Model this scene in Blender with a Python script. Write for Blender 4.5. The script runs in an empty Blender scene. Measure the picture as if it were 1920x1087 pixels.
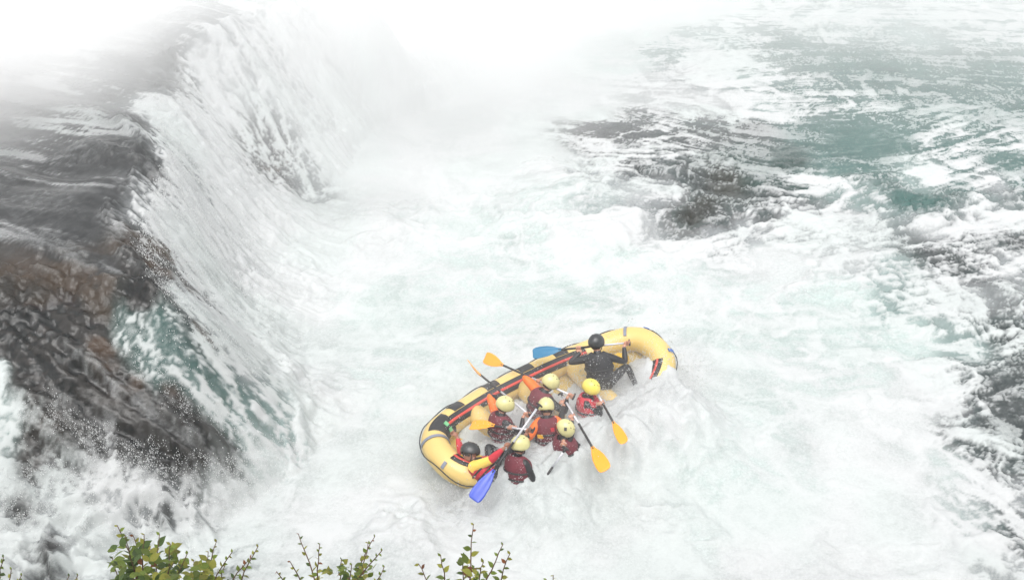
import bpy, bmesh, math, random
import numpy as np
from mathutils import Vector, Matrix
R = math.radians
random.seed(7)
rng = np.random.default_rng(11)
scene = bpy.context.scene
col = scene.collection

# ------------------------------------------------------------------ camera, sky, sun, exposure
CAM_H = 11.0
PITCH = 32.0
FPX = 2059.0
cam_d = bpy.data.cameras.new('camera')
cam_d.sensor_width = 36.0
cam_d.lens = 36.0 * FPX / 1920.0
cam_d.clip_start = 0.1
cam_d.clip_end = 2000
cam = bpy.data.objects.new('camera', cam_d)
cam.location = (0, 0, CAM_H)
cam.rotation_euler = (R(90 - PITCH), 0, 0)
col.objects.link(cam)
scene.camera = cam

world = bpy.data.worlds.new('World')
scene.world = world
world.use_nodes = True
wn = world.node_tree
wn.nodes.clear()
sky = wn.nodes.new('ShaderNodeTexSky')
sky.sky_type = 'NISHITA'
sky.sun_disc = False
sky.sun_elevation = R(66)
sky.sun_rotation = R(200)
sky.air_density = 1.0
sky.dust_density = 4.0
hs = wn.nodes.new('ShaderNodeHueSaturation')      # overcast: cloud takes the blue out of the sky
hs.inputs['Saturation'].default_value = 0.10
bg = wn.nodes.new('ShaderNodeBackground')
bg.inputs['Strength'].default_value = 0.15
wo = wn.nodes.new('ShaderNodeOutputWorld')
wn.links.new(sky.outputs['Color'], hs.inputs['Color'])
wn.links.new(hs.outputs['Color'], bg.inputs['Color'])
wn.links.new(bg.outputs['Background'], wo.inputs['Surface'])

sun_d = bpy.data.lights.new('sun', 'SUN')
sun_d.energy = 1.3
sun_d.angle = R(50)
sun_d.color = (1.0, 0.985, 0.96)
sun = bpy.data.objects.new('sun', sun_d)
sun.rotation_euler = (R(24), 0, R(20))
col.objects.link(sun)

scene.view_settings.view_transform = 'Standard'
scene.view_settings.look = 'None'
scene.view_settings.exposure = 0.62
scene.view_settings.gamma = 1.0
scene.view_settings.use_curve_mapping = False
try:
    scene.cycles.volume_step_rate = 1.0
    scene.cycles.volume_bounces = 14
    scene.cycles.max_bounces = 16
except Exception:
    pass

# ------------------------------------------------------------------ helpers
_th = R(PITCH)
def ray(px, py):
    x = (px - 960) / FPX; y = (543.5 - py) / FPX
    return np.array([x, math.cos(_th) + y * math.sin(_th), -math.sin(_th) + y * math.cos(_th)])
def P(px, py, z):
    """world point at height z seen at that place of the photograph (used to survey the site)"""
    d = ray(px, py)
    return Vector(np.array([0, 0, CAM_H]) + d * ((z - CAM_H) / d[2]))

def tag(o, label=None, cat=None, group=None, kind=None):
    if label: o['label'] = label
    if cat: o['category'] = cat
    if group: o['group'] = group
    if kind: o['kind'] = kind
    return o

def empty(name, loc=(0, 0, 0)):
    o = bpy.data.objects.new(name, None)
    o.location = loc
    o.empty_display_size = 0.2
    col.objects.link(o)
    return o

def new_mat(name, color=(.5, .5, .5), rough=.6, bump=0.0, bscale=30, var=0.0, vscale=6, metallic=0.0, spec=0.5, coat=0.0):
    m = bpy.data.materials.new(name)
    m.use_nodes = True
    nt = m.node_tree
    b = nt.nodes['Principled BSDF']
    b.inputs['Roughness'].default_value = rough
    b.inputs['Metallic'].default_value = metallic
    b.inputs['Specular IOR Level'].default_value = spec
    b.inputs['Coat Weight'].default_value = coat
    tc = nt.nodes.new('ShaderNodeTexCoord')
    n = nt.nodes.new('ShaderNodeTexNoise')
    n.inputs['Scale'].default_value = vscale
    n.inputs['Detail'].default_value = 6
    nt.links.new(tc.outputs['Object'], n.inputs['Vector'])
    mx = nt.nodes.new('ShaderNodeMix'); mx.data_type = 'RGBA'
    c = np.array(color)
    mx.inputs[6].default_value = (*np.clip(c * (1 - var), 0, 1), 1)
    mx.inputs[7].default_value = (*np.clip(c * (1 + var), 0, 1), 1)
    nt.links.new(n.outputs['Fac'], mx.inputs[0])
    nt.links.new(mx.outputs[2], b.inputs['Base Color'])
    if bump > 0:
        n2 = nt.nodes.new('ShaderNodeTexNoise')
        n2.inputs['Scale'].default_value = bscale
        n2.inputs['Detail'].default_value = 5
        nt.links.new(tc.outputs['Object'], n2.inputs['Vector'])
        bp = nt.nodes.new('ShaderNodeBump')
        bp.inputs['Strength'].default_value = bump
        bp.inputs['Distance'].default_value = 0.02
        nt.links.new(n2.outputs['Fac'], bp.inputs['Height'])
        nt.links.new(bp.outputs['Normal'], b.inputs['Normal'])
    return m

def mesh_from_np(name, V, Fq, mats=(), smooth=True):
    me = bpy.data.meshes.new(name)
    V = np.asarray(V, np.float32); Fq = np.asarray(Fq, np.int32)
    k = Fq.shape[1]
    me.vertices.add(len(V)); me.vertices.foreach_set('co', V.ravel())
    me.loops.add(Fq.size); me.loops.foreach_set('vertex_index', Fq.ravel())
    me.polygons.add(len(Fq))
    me.polygons.foreach_set('loop_start', np.arange(0, Fq.size, k, dtype=np.int32))
    me.polygons.foreach_set('loop_total', np.full(len(Fq), k, np.int32))
    if smooth:
        me.polygons.foreach_set('use_smooth', np.ones(len(Fq), bool))
    for m in mats: me.materials.append(m)
    me.update(calc_edges=True)
    return me

def add_obj(name, me, parent=None, loc=None):
    o = bpy.data.objects.new(name, me)
    col.objects.link(o)
    if parent is not None: o.parent = parent
    if loc is not None: o.location = loc
    return o

# ------------------------------------------------------------------ numpy noise
_T = rng.random((256, 256)).astype(np.float32)
def vnoise(x, y, seed=0):
    x = x + seed * 17.31; y = y + seed * 41.77
    xi = np.floor(x).astype(np.int32); yi = np.floor(y).astype(np.int32)
    fx = (x - xi).astype(np.float32); fy = (y - yi).astype(np.float32)
    fx = fx * fx * fx * (fx * (fx * 6 - 15) + 10); fy = fy * fy * fy * (fy * (fy * 6 - 15) + 10)
    x0 = xi & 255; x1 = (xi + 1) & 255; y0 = yi & 255; y1 = (yi + 1) & 255
    a = _T[x0, y0]; b = _T[x1, y0]; c = _T[x0, y1]; d = _T[x1, y1]
    return (a + (b - a) * fx) * (1 - fy) + (c + (d - c) * fx) * fy
def fbm(x, y, oct=4, seed=0, gain=.5):
    s = 0; a = 1; t = 0
    for i in range(oct):
        s = s + a * vnoise(x, y, seed + i * 3.7); t += a
        x, y = (x * .8 - y * .6) * 2.03, (x * .6 + y * .8) * 2.03
        a *= gain
    return s / t
def ridged(x, y, oct=4, seed=0, gain=.5):
    s = 0; a = 1; t = 0
    for i in range(oct):
        s = s + a * (1 - np.abs(vnoise(x, y, seed + i * 3.7) * 2 - 1)); t += a
        x, y = (x * .8 - y * .6) * 2.03, (x * .6 + y * .8) * 2.03
        a *= gain
    return s / t
def sstep(a, b, x):
    t = np.clip((x - a) / (b - a), 0, 1)
    return t * t * (3 - 2 * t)
def to_uniform(n, mask=None):
    """rank-normalise a noise field to 0..1"""
    q = np.quantile(n if mask is None else n[mask], np.linspace(0, 1, 101))
    return np.interp(n, q, np.linspace(0, 1, 101)).astype(np.float32)

# ------------------------------------------------------------------ site survey (height of the river bed / water)
H3 = 3.0
zc = [  # photo x, y, height
 # upper river
 (0,0,H3+.05),(200,0,H3+.02),(0,100,H3),(150,150,H3),(0,250,H3),(120,300,H3),(0,380,H3-.02),(180,330,H3-.03),(450,20,H3),(560,-10,H3),(300,60,H3),
 (-200,200,H3+.05),(-200,450,H3),(200,180,H3),(700,0,2.7),(-200,0,H3+.1),
 # lip
 (345,110,H3-.12),(325,185,H3-.15),(275,200,H3-.1),(325,290,H3-.15),(285,370,H3-.18),(240,450,H3-.2),(300,560,2.6),
 (560,55,2.5),(760,40,1.5),(440,75,H3-.1),
 # mid fall
 (430,230,H3-1.3),(400,400,H3-1.5),(400,560,H3-1.7),(600,150,1.4),(700,120,.75),(430,500,H3-1.9),
 # foot of the fall
 (1000,60,0),(860,150,0),(735,215,0.05),(640,300,.1),(560,370,.1),(540,460,.15),(545,560,.15),(540,680,.15),(570,830,.05),
 # ridge and dark slope
 (380,680,1.75),(480,760,.85),(0,470,2.85),(150,520,2.7),(0,600,2.45),(150,650,2.15),(260,640,2.2),(300,750,1.55),(400,830,.9),
 (50,740,1.85),(100,850,1.25),(250,860,1.05),(0,870,1.3),(-200,700,2.1),(-200,900,1.3),(440,800,.8),(150,770,1.6),
 (0,960,.9),(200,960,.55),(420,930,.15),(0,1087,.45),(300,1087,.15),(-200,1087,.6),
 # pool
 (700,400,0),(700,700,0),(700,1000,0),(1000,300,0),(1200,500,0),(1000,1087,0),(1500,900,0),(1920,1087,0),(1920,700,.05),
 (1500,300,-.1),(1920,300,-.15),(1500,50,-.15),(1920,0,-.2),(1300,0,-.05),(2300,500,0),(2300,1000,0),
]
cp = np.array([[*P(a, b, c)[:2], c] for a, b, c in zc] + [[-30,10,3.4],[-30,30,3.4],[-20,45,3.3],[-8,38,3.1],[2,40,1.2],[25,45,-.3],[40,20,0],[40,60,-.4],[0,6,.2],[-12,6,1.0],[12,6,0.1]])
def tps_fit(c, lam=0.02):
    n = len(c); d = np.hypot(c[:, None, 0] - c[None, :, 0], c[:, None, 1] - c[None, :, 1])
    K = np.where(d > 0, d * d * np.log(d + 1e-9), 0) + lam * np.eye(n)
    Pm = np.c_[np.ones(n), c[:, :2]]
    A = np.block([[K, Pm], [Pm.T, np.zeros((3, 3))]])
    return np.linalg.solve(A, np.r_[c[:, 2], 0, 0, 0])
_w = tps_fit(cp)
def tps(x, y):
    out = _w[-3] + _w[-2] * x + _w[-1] * y
    for i, (cx, cy, _) in enumerate(cp):
        r2 = (x - cx) ** 2 + (y - cy) ** 2 + 1e-9
        out = out + _w[i] * 0.5 * r2 * np.log(r2)
    return out

# coarse lattice of the base height, bilinear lookup for everything else
CX0, CX1, CY0, CY1, CS = -34.0, 42.0, 2.0, 62.0, 0.25
gx = np.arange(CX0, CX1, CS); gy = np.arange(CY0, CY1, CS)
GX, GY = np.meshgrid(gx, gy, indexing='ij')
BASE = np.clip(tps(GX, GY), -.35, 3.3).astype(np.float32)
def glook(G, x, y):
    u = np.clip((x - CX0) / CS, 0, G.shape[0] - 1.001); v = np.clip((y - CY0) / CS, 0, G.shape[1] - 1.001)
    i = u.astype(np.int32); j = v.astype(np.int32); fu = u - i; fv = v - j
    return (G[i, j] * (1 - fu) + G[i + 1, j] * fu) * (1 - fv) + (G[i, j + 1] * (1 - fu) + G[i + 1, j + 1] * fu) * fv
def base1(x, y): return float(glook(BASE, np.array([x]), np.array([y]))[0])
def ground_hit(px, py):
    d = ray(px, py); o = np.array([0, 0, CAM_H]); t = np.arange(7, 60, .04)
    p = o[None] + d[None] * t[:, None]
    z = glook(BASE, p[:, 0], p[:, 1])
    k = np.argmax(p[:, 2] <= z)
    return p[k if p[k, 2] <= z[k] else -1]

# foam cover and colour of the water, surveyed point by point (photo x, y, foam 0-1, water colour, dry rock 0-1)
K_ = dict(M=(.37,.445,.425), T=(.034,.082,.074), D=(.016,.036,.032), B=(.018,.015,.011), G=(.030,.031,.032), L=(.20,.215,.22), W=(.44,.47,.465), C=(.17,.23,.22))
fc = '''0 60 .1 G 0;100 60 .1 G 0;200 60 .1 G 0;0 150 .12 G 0;120 130 .35 G 0;200 160 .3 G 0;60 200 .05 G 0;0 240 .1 G 0;130 245 .25 G 0;
250 230 .05 G 0;0 300 .1 G 0;100 320 .08 G 0;200 300 .05 G 0;280 310 .0 G 0;0 400 .1 G 0;100 400 .1 G 0;200 400 .05 G 0;230 360 .0 G 0;250 150 .1 G 0;300 120 .02 G 0;240 120 .02 G 0;
60 480 .05 G 0;150 440 .05 G 0;200 500 .05 G .1;265 500 .1 B .7;275 550 .05 B .8;235 470 .1 B .3;300 160 .0 G 0;320 100 .05 G 0;
0 560 .02 B .2;80 540 .02 B .1;150 560 .03 B .2;210 570 .05 B .3;0 640 .0 B .8;60 620 .0 B .5;120 640 .0 B .7;150 700 .02 B .8;60 700 .05 B .8;200 720 .05 B .8;260 780 .05 B .9;
300 820 .08 B .8;360 830 .1 B .8;420 855 .1 B .8;330 760 .1 B .8;200 660 .08 B .7;160 790 .2 G .5;90 780 .45 G .3;100 830 .3 B .5;200 840 .4 G .2;60 835 .25 B .6;300 870 .35 G .3;
0 700 .7 C 0;0 780 .85 C 0;20 820 .8 C 0;40 840 .5 B .3;
230 620 .55 T 0;270 640 .5 T 0;300 610 .35 T 0;330 660 .4 T 0;300 700 .6 T 0;350 740 .75 C 0;420 790 .75 C 0;380 690 .3 T 0;430 730 .3 T 0;480 780 .35 T 0;530 815 .45 C 0;470 810 .7 C 0;330 640 .25 T .1;500 850 .9 W 0;
300 460 .5 B .2;290 430 .93 L 0;340 330 .95 L 0;300 400 .95 L 0;350 200 .97 L 0;370 110 .97 L 0;290 200 .95 L 0;320 250 .96 L 0;345 470 .9 L 0;350 560 .9 L 0;400 600 .92 L 0;355 620 .6 G .3;375 640 .8 G .1;450 680 .92 L 0;
420 200 .93 L 0;450 160 .9 L 0;480 260 .74 G 0;520 330 .5 G 0;530 300 .55 G 0;500 290 .6 G 0;560 320 .7 L 0;440 330 .92 L 0;400 460 .9 L 0;450 560 .92 L 0;500 640 .95 L 0;550 200 .9 L 0;600 220 .85 L 0;640 170 .92 L 0;700 160 .95 W 0;750 140 .95 W 0;600 130 .95 L 0;
630 300 1 W 0;560 400 1 W 0;540 500 .98 W 0;560 600 .98 W 0;560 700 1 W 0;600 800 1 W 0;700 200 1 W 0;800 200 1 W 0;900 250 1 W 0;700 350 1 W 0;800 350 .97 W 0;700 450 .95 W 0;820 430 .95 M 0;
0 900 .85 L .1;60 930 .8 L .2;30 950 .55 G .5;100 900 .9 L 0;200 920 .85 L .1;150 960 .85 L 0;60 1000 .85 L 0;90 1050 .6 G .4;150 1040 .88 L 0;220 1000 .9 L 0;320 965 .5 G .5;300 930 .85 L 0;350 1000 .95 L 0;400 900 .95 W 0;260 1080 .9 L 0;0 1080 .9 L 0;
450 950 .97 W 0;600 900 1 W 0;600 1000 .98 W 0;700 900 .98 W 0;700 700 .9 M 0;700 600 .9 M 0;620 500 .95 W 0;800 560 .85 M 0;760 750 .93 M 0;850 650 .9 M 0;950 600 .82 M 0;900 500 .85 M 0;1000 550 .8 M 0;
1000 470 .85 M 0;1100 520 .7 M 0;1150 530 .68 M 0;1200 500 .72 M 0;1300 520 .82 M 0;1050 400 .9 M 0;950 380 .95 M 0;1000 300 .95 W 0;1000 200 1 W 0;1100 220 .95 W 0;1100 380 .88 C 0;1200 420 .85 L 0;
1150 130 .9 M 0;1250 110 .7 C 0;1200 80 .85 M 0;1300 160 .75 L 0;1250 200 .9 L 0;1350 220 .88 L 0;1400 160 .5 C 0;1450 100 .45 T 0;1350 80 .6 C 0;1500 60 .55 C 0;1700 60 .5 C 0;1850 60 .6 C 0;1600 20 .75 C 0;1850 20 .7 C 0;1300 30 .85 M 0;1150 20 1 W 0;1000 80 1 W 0;
1550 130 .3 T 0;1650 140 .25 T 0;1750 160 .35 T 0;1880 150 .3 T 0;1500 200 .45 T 0;1450 230 .75 C 0;1600 210 .45 T 0;1700 190 .35 T 0;1850 220 .35 T 0;
1120 270 .6 G 0;1200 265 .6 G 0;1280 270 .5 G 0;1180 310 .6 G 0;1120 320 .8 L 0;1350 270 .35 G 0;1420 260 .3 G 0;1500 260 .25 T 0;1400 290 .3 D 0;1480 300 .12 D 0;1600 280 .1 T 0;1680 280 .15 T 0;1560 310 .2 T 0;1640 320 .3 T 0;
1750 290 .5 T 0;1850 270 .45 T 0;1900 320 .3 T 0;1800 330 .4 T 0;1720 340 .5 C 0;1740 320 .75 C 0;1300 330 .35 G 0;1360 340 .3 B 0;1440 340 .3 D 0;1500 350 .5 D 0;1550 350 .6 C 0;1320 380 .2 B 0;1300 400 .15 B 0;1350 400 .35 G 0;
1420 380 .4 G 0;1460 370 .4 G 0;1250 360 .75 L 0;1200 350 .85 L 0;1400 420 .75 L 0;1340 430 .7 L 0;1500 400 .85 L 0;1620 370 .7 C 0;1700 380 .15 T 0;1740 390 .2 T 0;1800 350 .35 T 0;1860 350 .6 L 0;1920 350 .4 T 0;
1600 410 .9 L 0;1750 420 .9 L 0;1850 420 .85 L 0;1750 480 .7 G 0;1830 480 .55 G 0;1900 460 .4 G 0;1780 500 .6 G 0;1680 500 .8 C 0;1880 500 .7 L 0;1600 480 .88 L 0;1450 480 .9 W 0;1350 600 .72 M 0;1500 600 .7 M 0;1550 640 .72 M 0;1600 560 .75 M 0;1680 580 .6 C 0;1700 620 .72 M 0;1620 700 .78 M 0;1450 700 .85 M 0;1400 800 .78 M 0;1330 780 .75 M 0;
1800 560 .85 L 0;1820 640 .65 C 0;1880 620 .55 G 0;1900 680 .35 G 0;1870 720 .35 G 0;1840 740 .4 G 0;1900 760 .2 G 0;1850 800 .35 G 0;1900 800 .25 G 0;1870 860 .4 G 0;1810 820 .7 G 0;1780 750 .9 L 0;1840 900 .75 L 0;1900 920 .7 L 0;1900 1000 .6 G 0;1880 1060 .8 L 0;1820 960 .85 C 0;1780 880 .88 M 0;
1700 760 .95 W 0;1700 900 .95 W 0;1600 850 .97 W 0;1500 900 .93 M 0;1300 900 .92 M 0;1200 1000 .96 W 0;1400 1050 .96 W 0;1600 1000 .97 W 0;1750 1050 .96 W 0;1000 1000 .98 W 0;850 1000 .98 W 0;1000 900 1 W 0;1100 950 1 W 0;1250 800 1 W 0;1150 880 1 W 0;1300 700 .97 W 0;1350 960 .95 M 0;2100 300 .4 T 0;2100 600 .6 G 0;2100 900 .6 G 0;-150 200 .1 G 0;-150 500 .05 B .2;-150 800 .8 C 0;-150 1000 .85 L .1'''
CTRL = []
for s in fc.replace('\n', '').split(';'):
    a, b, f, k, d = s.split()
    h = ground_hit(float(a), float(b))
    CTRL.append((h[0], h[1], float(f), *K_[k], float(d)))
CTRL = np.array(CTRL)
def interp_ctrl(X, Y):
    """smooth nearest-neighbour blending of the surveyed values"""
    num = np.zeros(X.shape + (5,), np.float32); den = np.zeros(X.shape, np.float32)
    for c in CTRL:
        r2 = (X - c[0]) ** 2 + ((Y - c[1]) * .75) ** 2
        w = 1 / (r2 + .02) ** 2.2
        num += w[..., None] * c[2:].astype(np.float32); den += w
    return num / den[..., None]
CF = interp_ctrl(GX, GY)
# flow direction, surveyed as short strokes along the streaks
fl = '''300 250 430 400;350 130 500 330;470 100 570 300;600 80 690 230;750 60 820 170;300 400 430 560;320 500 450 660;400 620 500 740;560 400 640 430;560 600 650 620;230 600 360 720;380 700 540 820;0 300 200 330;50 150 250 190;0 450 200 520;100 600 250 760;200 700 400 860;0 700 60 850;100 800 300 880;
700 300 850 320;800 500 950 500;700 700 800 720;900 400 1050 380;1000 560 1150 500;1150 540 1300 470;1300 450 1450 400;1500 400 1650 370;1650 400 1900 330;1300 330 1450 360;1200 250 1350 280;1400 280 1600 300;1600 300 1800 240;1500 100 1700 100;1700 150 1900 160;1300 150 1450 130;1500 600 1700 570;1400 520 1600 500;1350 600 1550 620;1600 700 1800 680;1800 740 1900 700;1750 850 1900 960;1500 800 1650 850;1300 900 1450 1000;1700 600 1900 560;1000 950 1150 1000;600 900 750 950;0 900 200 1000;200 950 400 1000;1750 480 1900 450;1000 200 1150 210;300 1000 450 1020'''
FL = []
for s in fl.replace('\n', '').split(';'):
    a = list(map(float, s.split())); p = ground_hit(a[0], a[1]); q = ground_hit(a[2], a[3])
    d = (q - p)[:2]; d /= np.linalg.norm(d)
    for t in (0, .5, 1): FL.append((*(p + (q - p) * t)[:2], *d))
num = np.zeros(GX.shape + (2,), np.float32); den = np.zeros(GX.shape, np.float32)
for c in FL:
    w = 1 / ((GX - c[0]) ** 2 + (GY - c[1]) ** 2 + .1) ** 1.6
    num += w[..., None] * np.array(c[2:], np.float32); den += w
FV = num / den[..., None]
FV /= np.linalg.norm(FV, axis=-1, keepdims=True) + 1e-6
def blur(A, n):
    for _ in range(n):
        A = (A + np.roll(A, 1, 0) + np.roll(A, -1, 0)) / 3
        A = (A + np.roll(A, 1, 1) + np.roll(A, -1, 1)) / 3
    return A
FVx, FVy = FV[..., 0], FV[..., 1]

# ------------------------------------------------------------------ raft placement (needed for the water around it)
RA = P(800, 885, .3); RB = P(1243, 668, .45)
RAFT_C = (RA + RB) / 2
ru = (RB - RA).normalized()
yaw = math.atan2(ru.y, ru.x); rp = math.asin(ru.z)
RAFT_M = Matrix.Translation(RAFT_C) @ Matrix.Rotation(yaw, 4, 'Z') @ Matrix.Rotation(-rp - R(1), 4, 'Y') @ Matrix.Rotation(R(9), 4, 'X')
RL = (RB - RA).length / 2
def raft_pt(x, y, z): return RAFT_M @ Vector((x, y, z))
cyw, syw = math.cos(yaw), math.sin(yaw)

# ------------------------------------------------------------------ the water surface
def tail(a, b, n, pw=2.2):
    t = np.linspace(0, 1, n + 1)[1:]
    return a + (b - a) * t ** pw
x_in = np.arange(-17.5, 18.5, .036)
ys = [9.3]
while ys[-1] < 40: ys.append(ys[-1] + .026 + .0016 * (ys[-1] - 9))
y_in = np.array(ys)
xs = np.r_[tail(x_in[0], -90, 24)[::-1], x_in, tail(x_in[-1], 110, 24)]
ysf = np.r_[tail(y_in[0], -12, 30, 1.6)[::-1], y_in, tail(y_in[-1], 150, 24)]
X, Y = np.meshgrid(xs, ysf, indexing='ij')
X = X.astype(np.float32); Y = Y.astype(np.float32)
base = glook(BASE, X, Y).astype(np.float32)
cf = np.stack([glook(CF[..., k], X, Y) for k in range(5)], -1).astype(np.float32)
foamc = cf[..., 0]; kq = .6 + .17 * sstep(20, 16, Y); foamc = foamc * (kq + (1 - kq) * foamc); foamc = foamc + .05 * (glook(BASE, X, Y) > 2.7) * (foamc < .5); wcol = cf[..., 1:4]; dry = cf[..., 4]  # upper river's cover raised: pale streaks painted for its sky reflections
# slope of the base (steep = falling water)
bx = (glook(BASE, X + .2, Y) - glook(BASE, X - .2, Y)) / .4
by = (glook(BASE, X, Y + .2) - glook(BASE, X, Y - .2)) / .4
slope = np.hypot(bx, by)
fall = sstep(.35, .9, slope)
upper = sstep(2.3, 2.8, base) * (1 - sstep(.15, .4, slope))

def lic(noisef, L, n):
    """smear a noise along the flow"""
    acc = noisef(X, Y); cnt = 1
    for sgn in (1, -1):
        x, y = X.copy(), Y.copy()
        for k in range(n):
            vx = glook(FVx, x, y); vy = glook(FVy, x, y)
            x = x + vx * (sgn * L / n); y = y + vy * (sgn * L / n)
            acc = acc + noisef(x, y); cnt += 1
    return acc / cnt
# domain warp gives the curling, boiling look
wx = fbm(X * .55, Y * .55, 4, 1) - .5; wy = fbm(X * .55, Y * .55, 4, 5) - .5
wx2 = fbm(X * 1.9, Y * 1.9, 3, 2) - .5; wy2 = fbm(X * 1.9, Y * 1.9, 3, 6) - .5
XW = X + wx * 2.6 + wx2 * .55; YW = Y + wy * 2.6 + wy2 * .55
inner = (X > -17) & (X < 18) & (Y > 9.4) & (Y < 39)
streak_f = to_uniform(lic(lambda x, y: vnoise(x * 13, y * 13, 3) * .6 + vnoise(x * 27, y * 27, 4) * .4, .55, 7), inner)
streak_m = to_uniform(lic(lambda x, y: vnoise(x * 3.6, y * 3.6, 8) * .6 + vnoise(x * 8, y * 8, 9) * .5, 1.4, 9), inner)
big = to_uniform(fbm(XW * .5, YW * .5, 4, 12), inner)
web = to_uniform(ridged(XW * 1.1, YW * 1.1, 4, 20, .55), inner)
web2 = to_uniform(ridged(XW * 3.1 + wx2 * 3, YW * 3.1 + wy2 * 3, 4, 23, .6), inner)
fine = fbm(X * 9, Y * 9, 4, 31, .6)

pat_pool = to_uniform(.30 * web + .26 * web2 + .20 * streak_m + .16 * streak_f + .22 * big, inner)
gran = to_uniform(fbm(X * 11 + wx2 * 5, Y * 11 + wy2 * 5, 3, 33, .7), inner)
webf = to_uniform(ridged(X * 4.5 + wx2 * 4, Y * 4.5 + wy2 * 4, 3, 35, .6), inner)
pat_fall = to_uniform(.28 * streak_f + .12 * streak_m + .34 * webf + .34 * gran, inner)
pat_up = to_uniform(.42 * streak_m + .22 * streak_f + .25 * big + .25 * fbm(XW * 1.2, YW * 5, 4, 45, .6), inner)
pat = pat_pool * (1 - fall) * (1 - upper) + pat_fall * fall + pat_up * upper * (1 - fall)
# foam where the pattern beats the surveyed cover; soft edges in the pool, crisp ones on the fall
wdt = .58 - .26 * fall - .38 * upper
foam = sstep(0, 1, (pat - (1 - foamc) + wdt * .5) / wdt)
foam = np.clip(foam * .90 + .10 * sstep(.2, .8, .5 * streak_f + .5 * gran), 0, 1) * np.clip(foamc * 3.0, 0, 1)
soft = sstep(.6, .95, foamc)
foam = np.maximum(foam, soft * (.50 + .18 * streak_m + .26 * web2))
# thin foam lines drawn out by the current
hair = sstep(.70, .97, web2) * sstep(.1, .7, .5 * streak_m + .5 * gran) * sstep(.08, .25, foamc)
foam = np.clip(np.maximum(foam, .62 * hair), 0, 1)
web3 = to_uniform(ridged(XW * 5.5 + wx2 * 5, YW * 7.5 + wy2 * 5, 3, 27, .6), inner)
lace = sstep(.62, .97, web3) * sstep(.2, .8, streak_m) * sstep(.06, .2, foamc) * (1 - upper)
foam = np.clip(np.maximum(foam, .62 * lace), 0, 1)
milk = sstep(.28, .40, wcol.mean(-1))          # aerated pool water: only faint veils between the foam
foam = foam * (1 - milk) + (foam * .55 + .45 * (.38 + .16 * streak_m + .34 * web2 + .30 * (web - .3))) * milk
foam = np.clip(foam, 0, 1)

# --- relief
amp = .03 + .13 * (1 - upper) * (1 - fall)
z = base.copy()
chop = (web - .5) * .5 + (web2 - .5) * .12 + (streak_m - .5) * .06
swell = fbm(XW * .35, YW * .35, 3, 40) - .5
z += amp * chop * (.55 + .9 * sstep(.25, .7, np.abs(swell) * 3)) + .5 * swell * (1 - upper) * (1 - fall)
z += (1 - upper) * (.016 * (streak_f - .5) + .02 * (fine - .5))
# standing folds that roll through the tongue of green water
fold = lic(lambda x, y: ridged(x * .8, y * .8, 2, 55), 1.6, 5)
z += (1 - foam) * (1 - upper) * (1 - fall) * (.06 * (web2 - .5) + .05 * (streak_m - .5) + .035 * (streak_f - .5) + .01 * (gran - .5))
z += (sstep(-1, 4, X) * (1 - fall) * (1 - upper)) * .17 * (fold - .6)
# falling water: lumps and streaks standing proud of the face
chute = sstep(-3.0, -3.6, X) * sstep(14.4, 13.6, Y)
z += fall * (1 - .75 * chute) * (.09 * (streak_m - .5) + .04 * (streak_f - .5) + .05 * (web2 - .5) + .05 * (gran - .5) + .16 * (fbm(XW * 1.1, YW * 1.1, 4, 75, .6) - .5))
# upper river: long glassy folds
lf = lic(lambda x, y: vnoise(x * .9, y * 1.3, 61) + .45 * vnoise(x * 2.3, y * 2.3, 62), 1.3, 6)
z += upper * (.40 * (lf / 1.45 - .5) + .022 * (streak_m - .5))
film = sstep(.7, 1.0, base) * (1 - fall) * sstep(14.8, 13.8, Y) * (X < -3)
z += film * (.05 * (streak_m - .5) + .012 * (streak_f - .5) + .05 * (ridged(X * .9 + wx, Y * 2.6 + wy, 3, 66) - .5))
# boiling white water along the near left bank
boil_l = sstep(-2.0, -4.0, X) * sstep(15.5, 12.5, Y) * sstep(1.1, .5, base)
bl = fbm(XW * 1.7, YW * 1.7, 4, 70, .55)
z += boil_l * (.45 * (ridged(XW * 1.2, YW * 1.2, 4, 72, .6) - .5) + .22 * (bl - .5))
# foot of the fall: mounded, billowing
foot = np.exp(-((base - .25) / .28) ** 2) * sstep(.15, .45, slope) * (1 - chute)
z += foot * .35 * (bl - .25)
# --- around and inside the raft
s_ = (X - RAFT_C.x) * cyw + (Y - RAFT_C.y) * syw
t_ = -(X - RAFT_C.x) * syw + (Y - RAFT_C.y) * cyw
ends = np.clip(1 - (np.abs(s_) / 2.45) ** 4, 0, 1)
edge = fbm(X * 2.2, Y * 2.2, 4, 81, .6) - .5
inside = sstep(2.15, 1.85, np.abs(s_) + .3 * edge) * sstep(.86, .62, np.abs(t_))
under = sstep(2.65, 2.35, np.abs(s_)) * sstep(1.12, .95, np.abs(t_))
near_m = np.exp(-((t_ + .92 + .45 * edge) / np.where(t_ < -.92, .9, .46)) ** 2) * sstep(2.75, 1.9, np.abs(s_ + .1) + .5 * edge)
z = z * (1 - .75 * under)
z = np.maximum(z, near_m * (.68 + .26 * (bl - .5) + .10 * (fine - .5)) * (1 - .75 * sstep(-1.45, -2.0, s_)) * (1 + .10 * sstep(.8, 1.4, s_) - .35 * sstep(1.6, 2.2, s_)) - .05 + near_m * .22 * (ridged(XW * 2.4, YW * 2.4, 4, 77, .6) - .5))
zin = .43 - t_ * .19 + .07 * (fine - .5) + .20 * edge
zin = zin + .20 * sstep(1.0, 1.9, s_) * sstep(.3, -.3, t_) - .2 * sstep(-1.2, -1.8, s_) + .05 * sstep(.9, 1.5, s_)
z = z * (1 - inside) + np.maximum(zin, z * .3) * inside
near_raft = np.exp(-((s_ / 3.3) ** 4 + (t_ / 1.9) ** 4))
z += near_raft * .05 * (fbm(X * 12, Y * 12, 3, 91) - .5)
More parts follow.
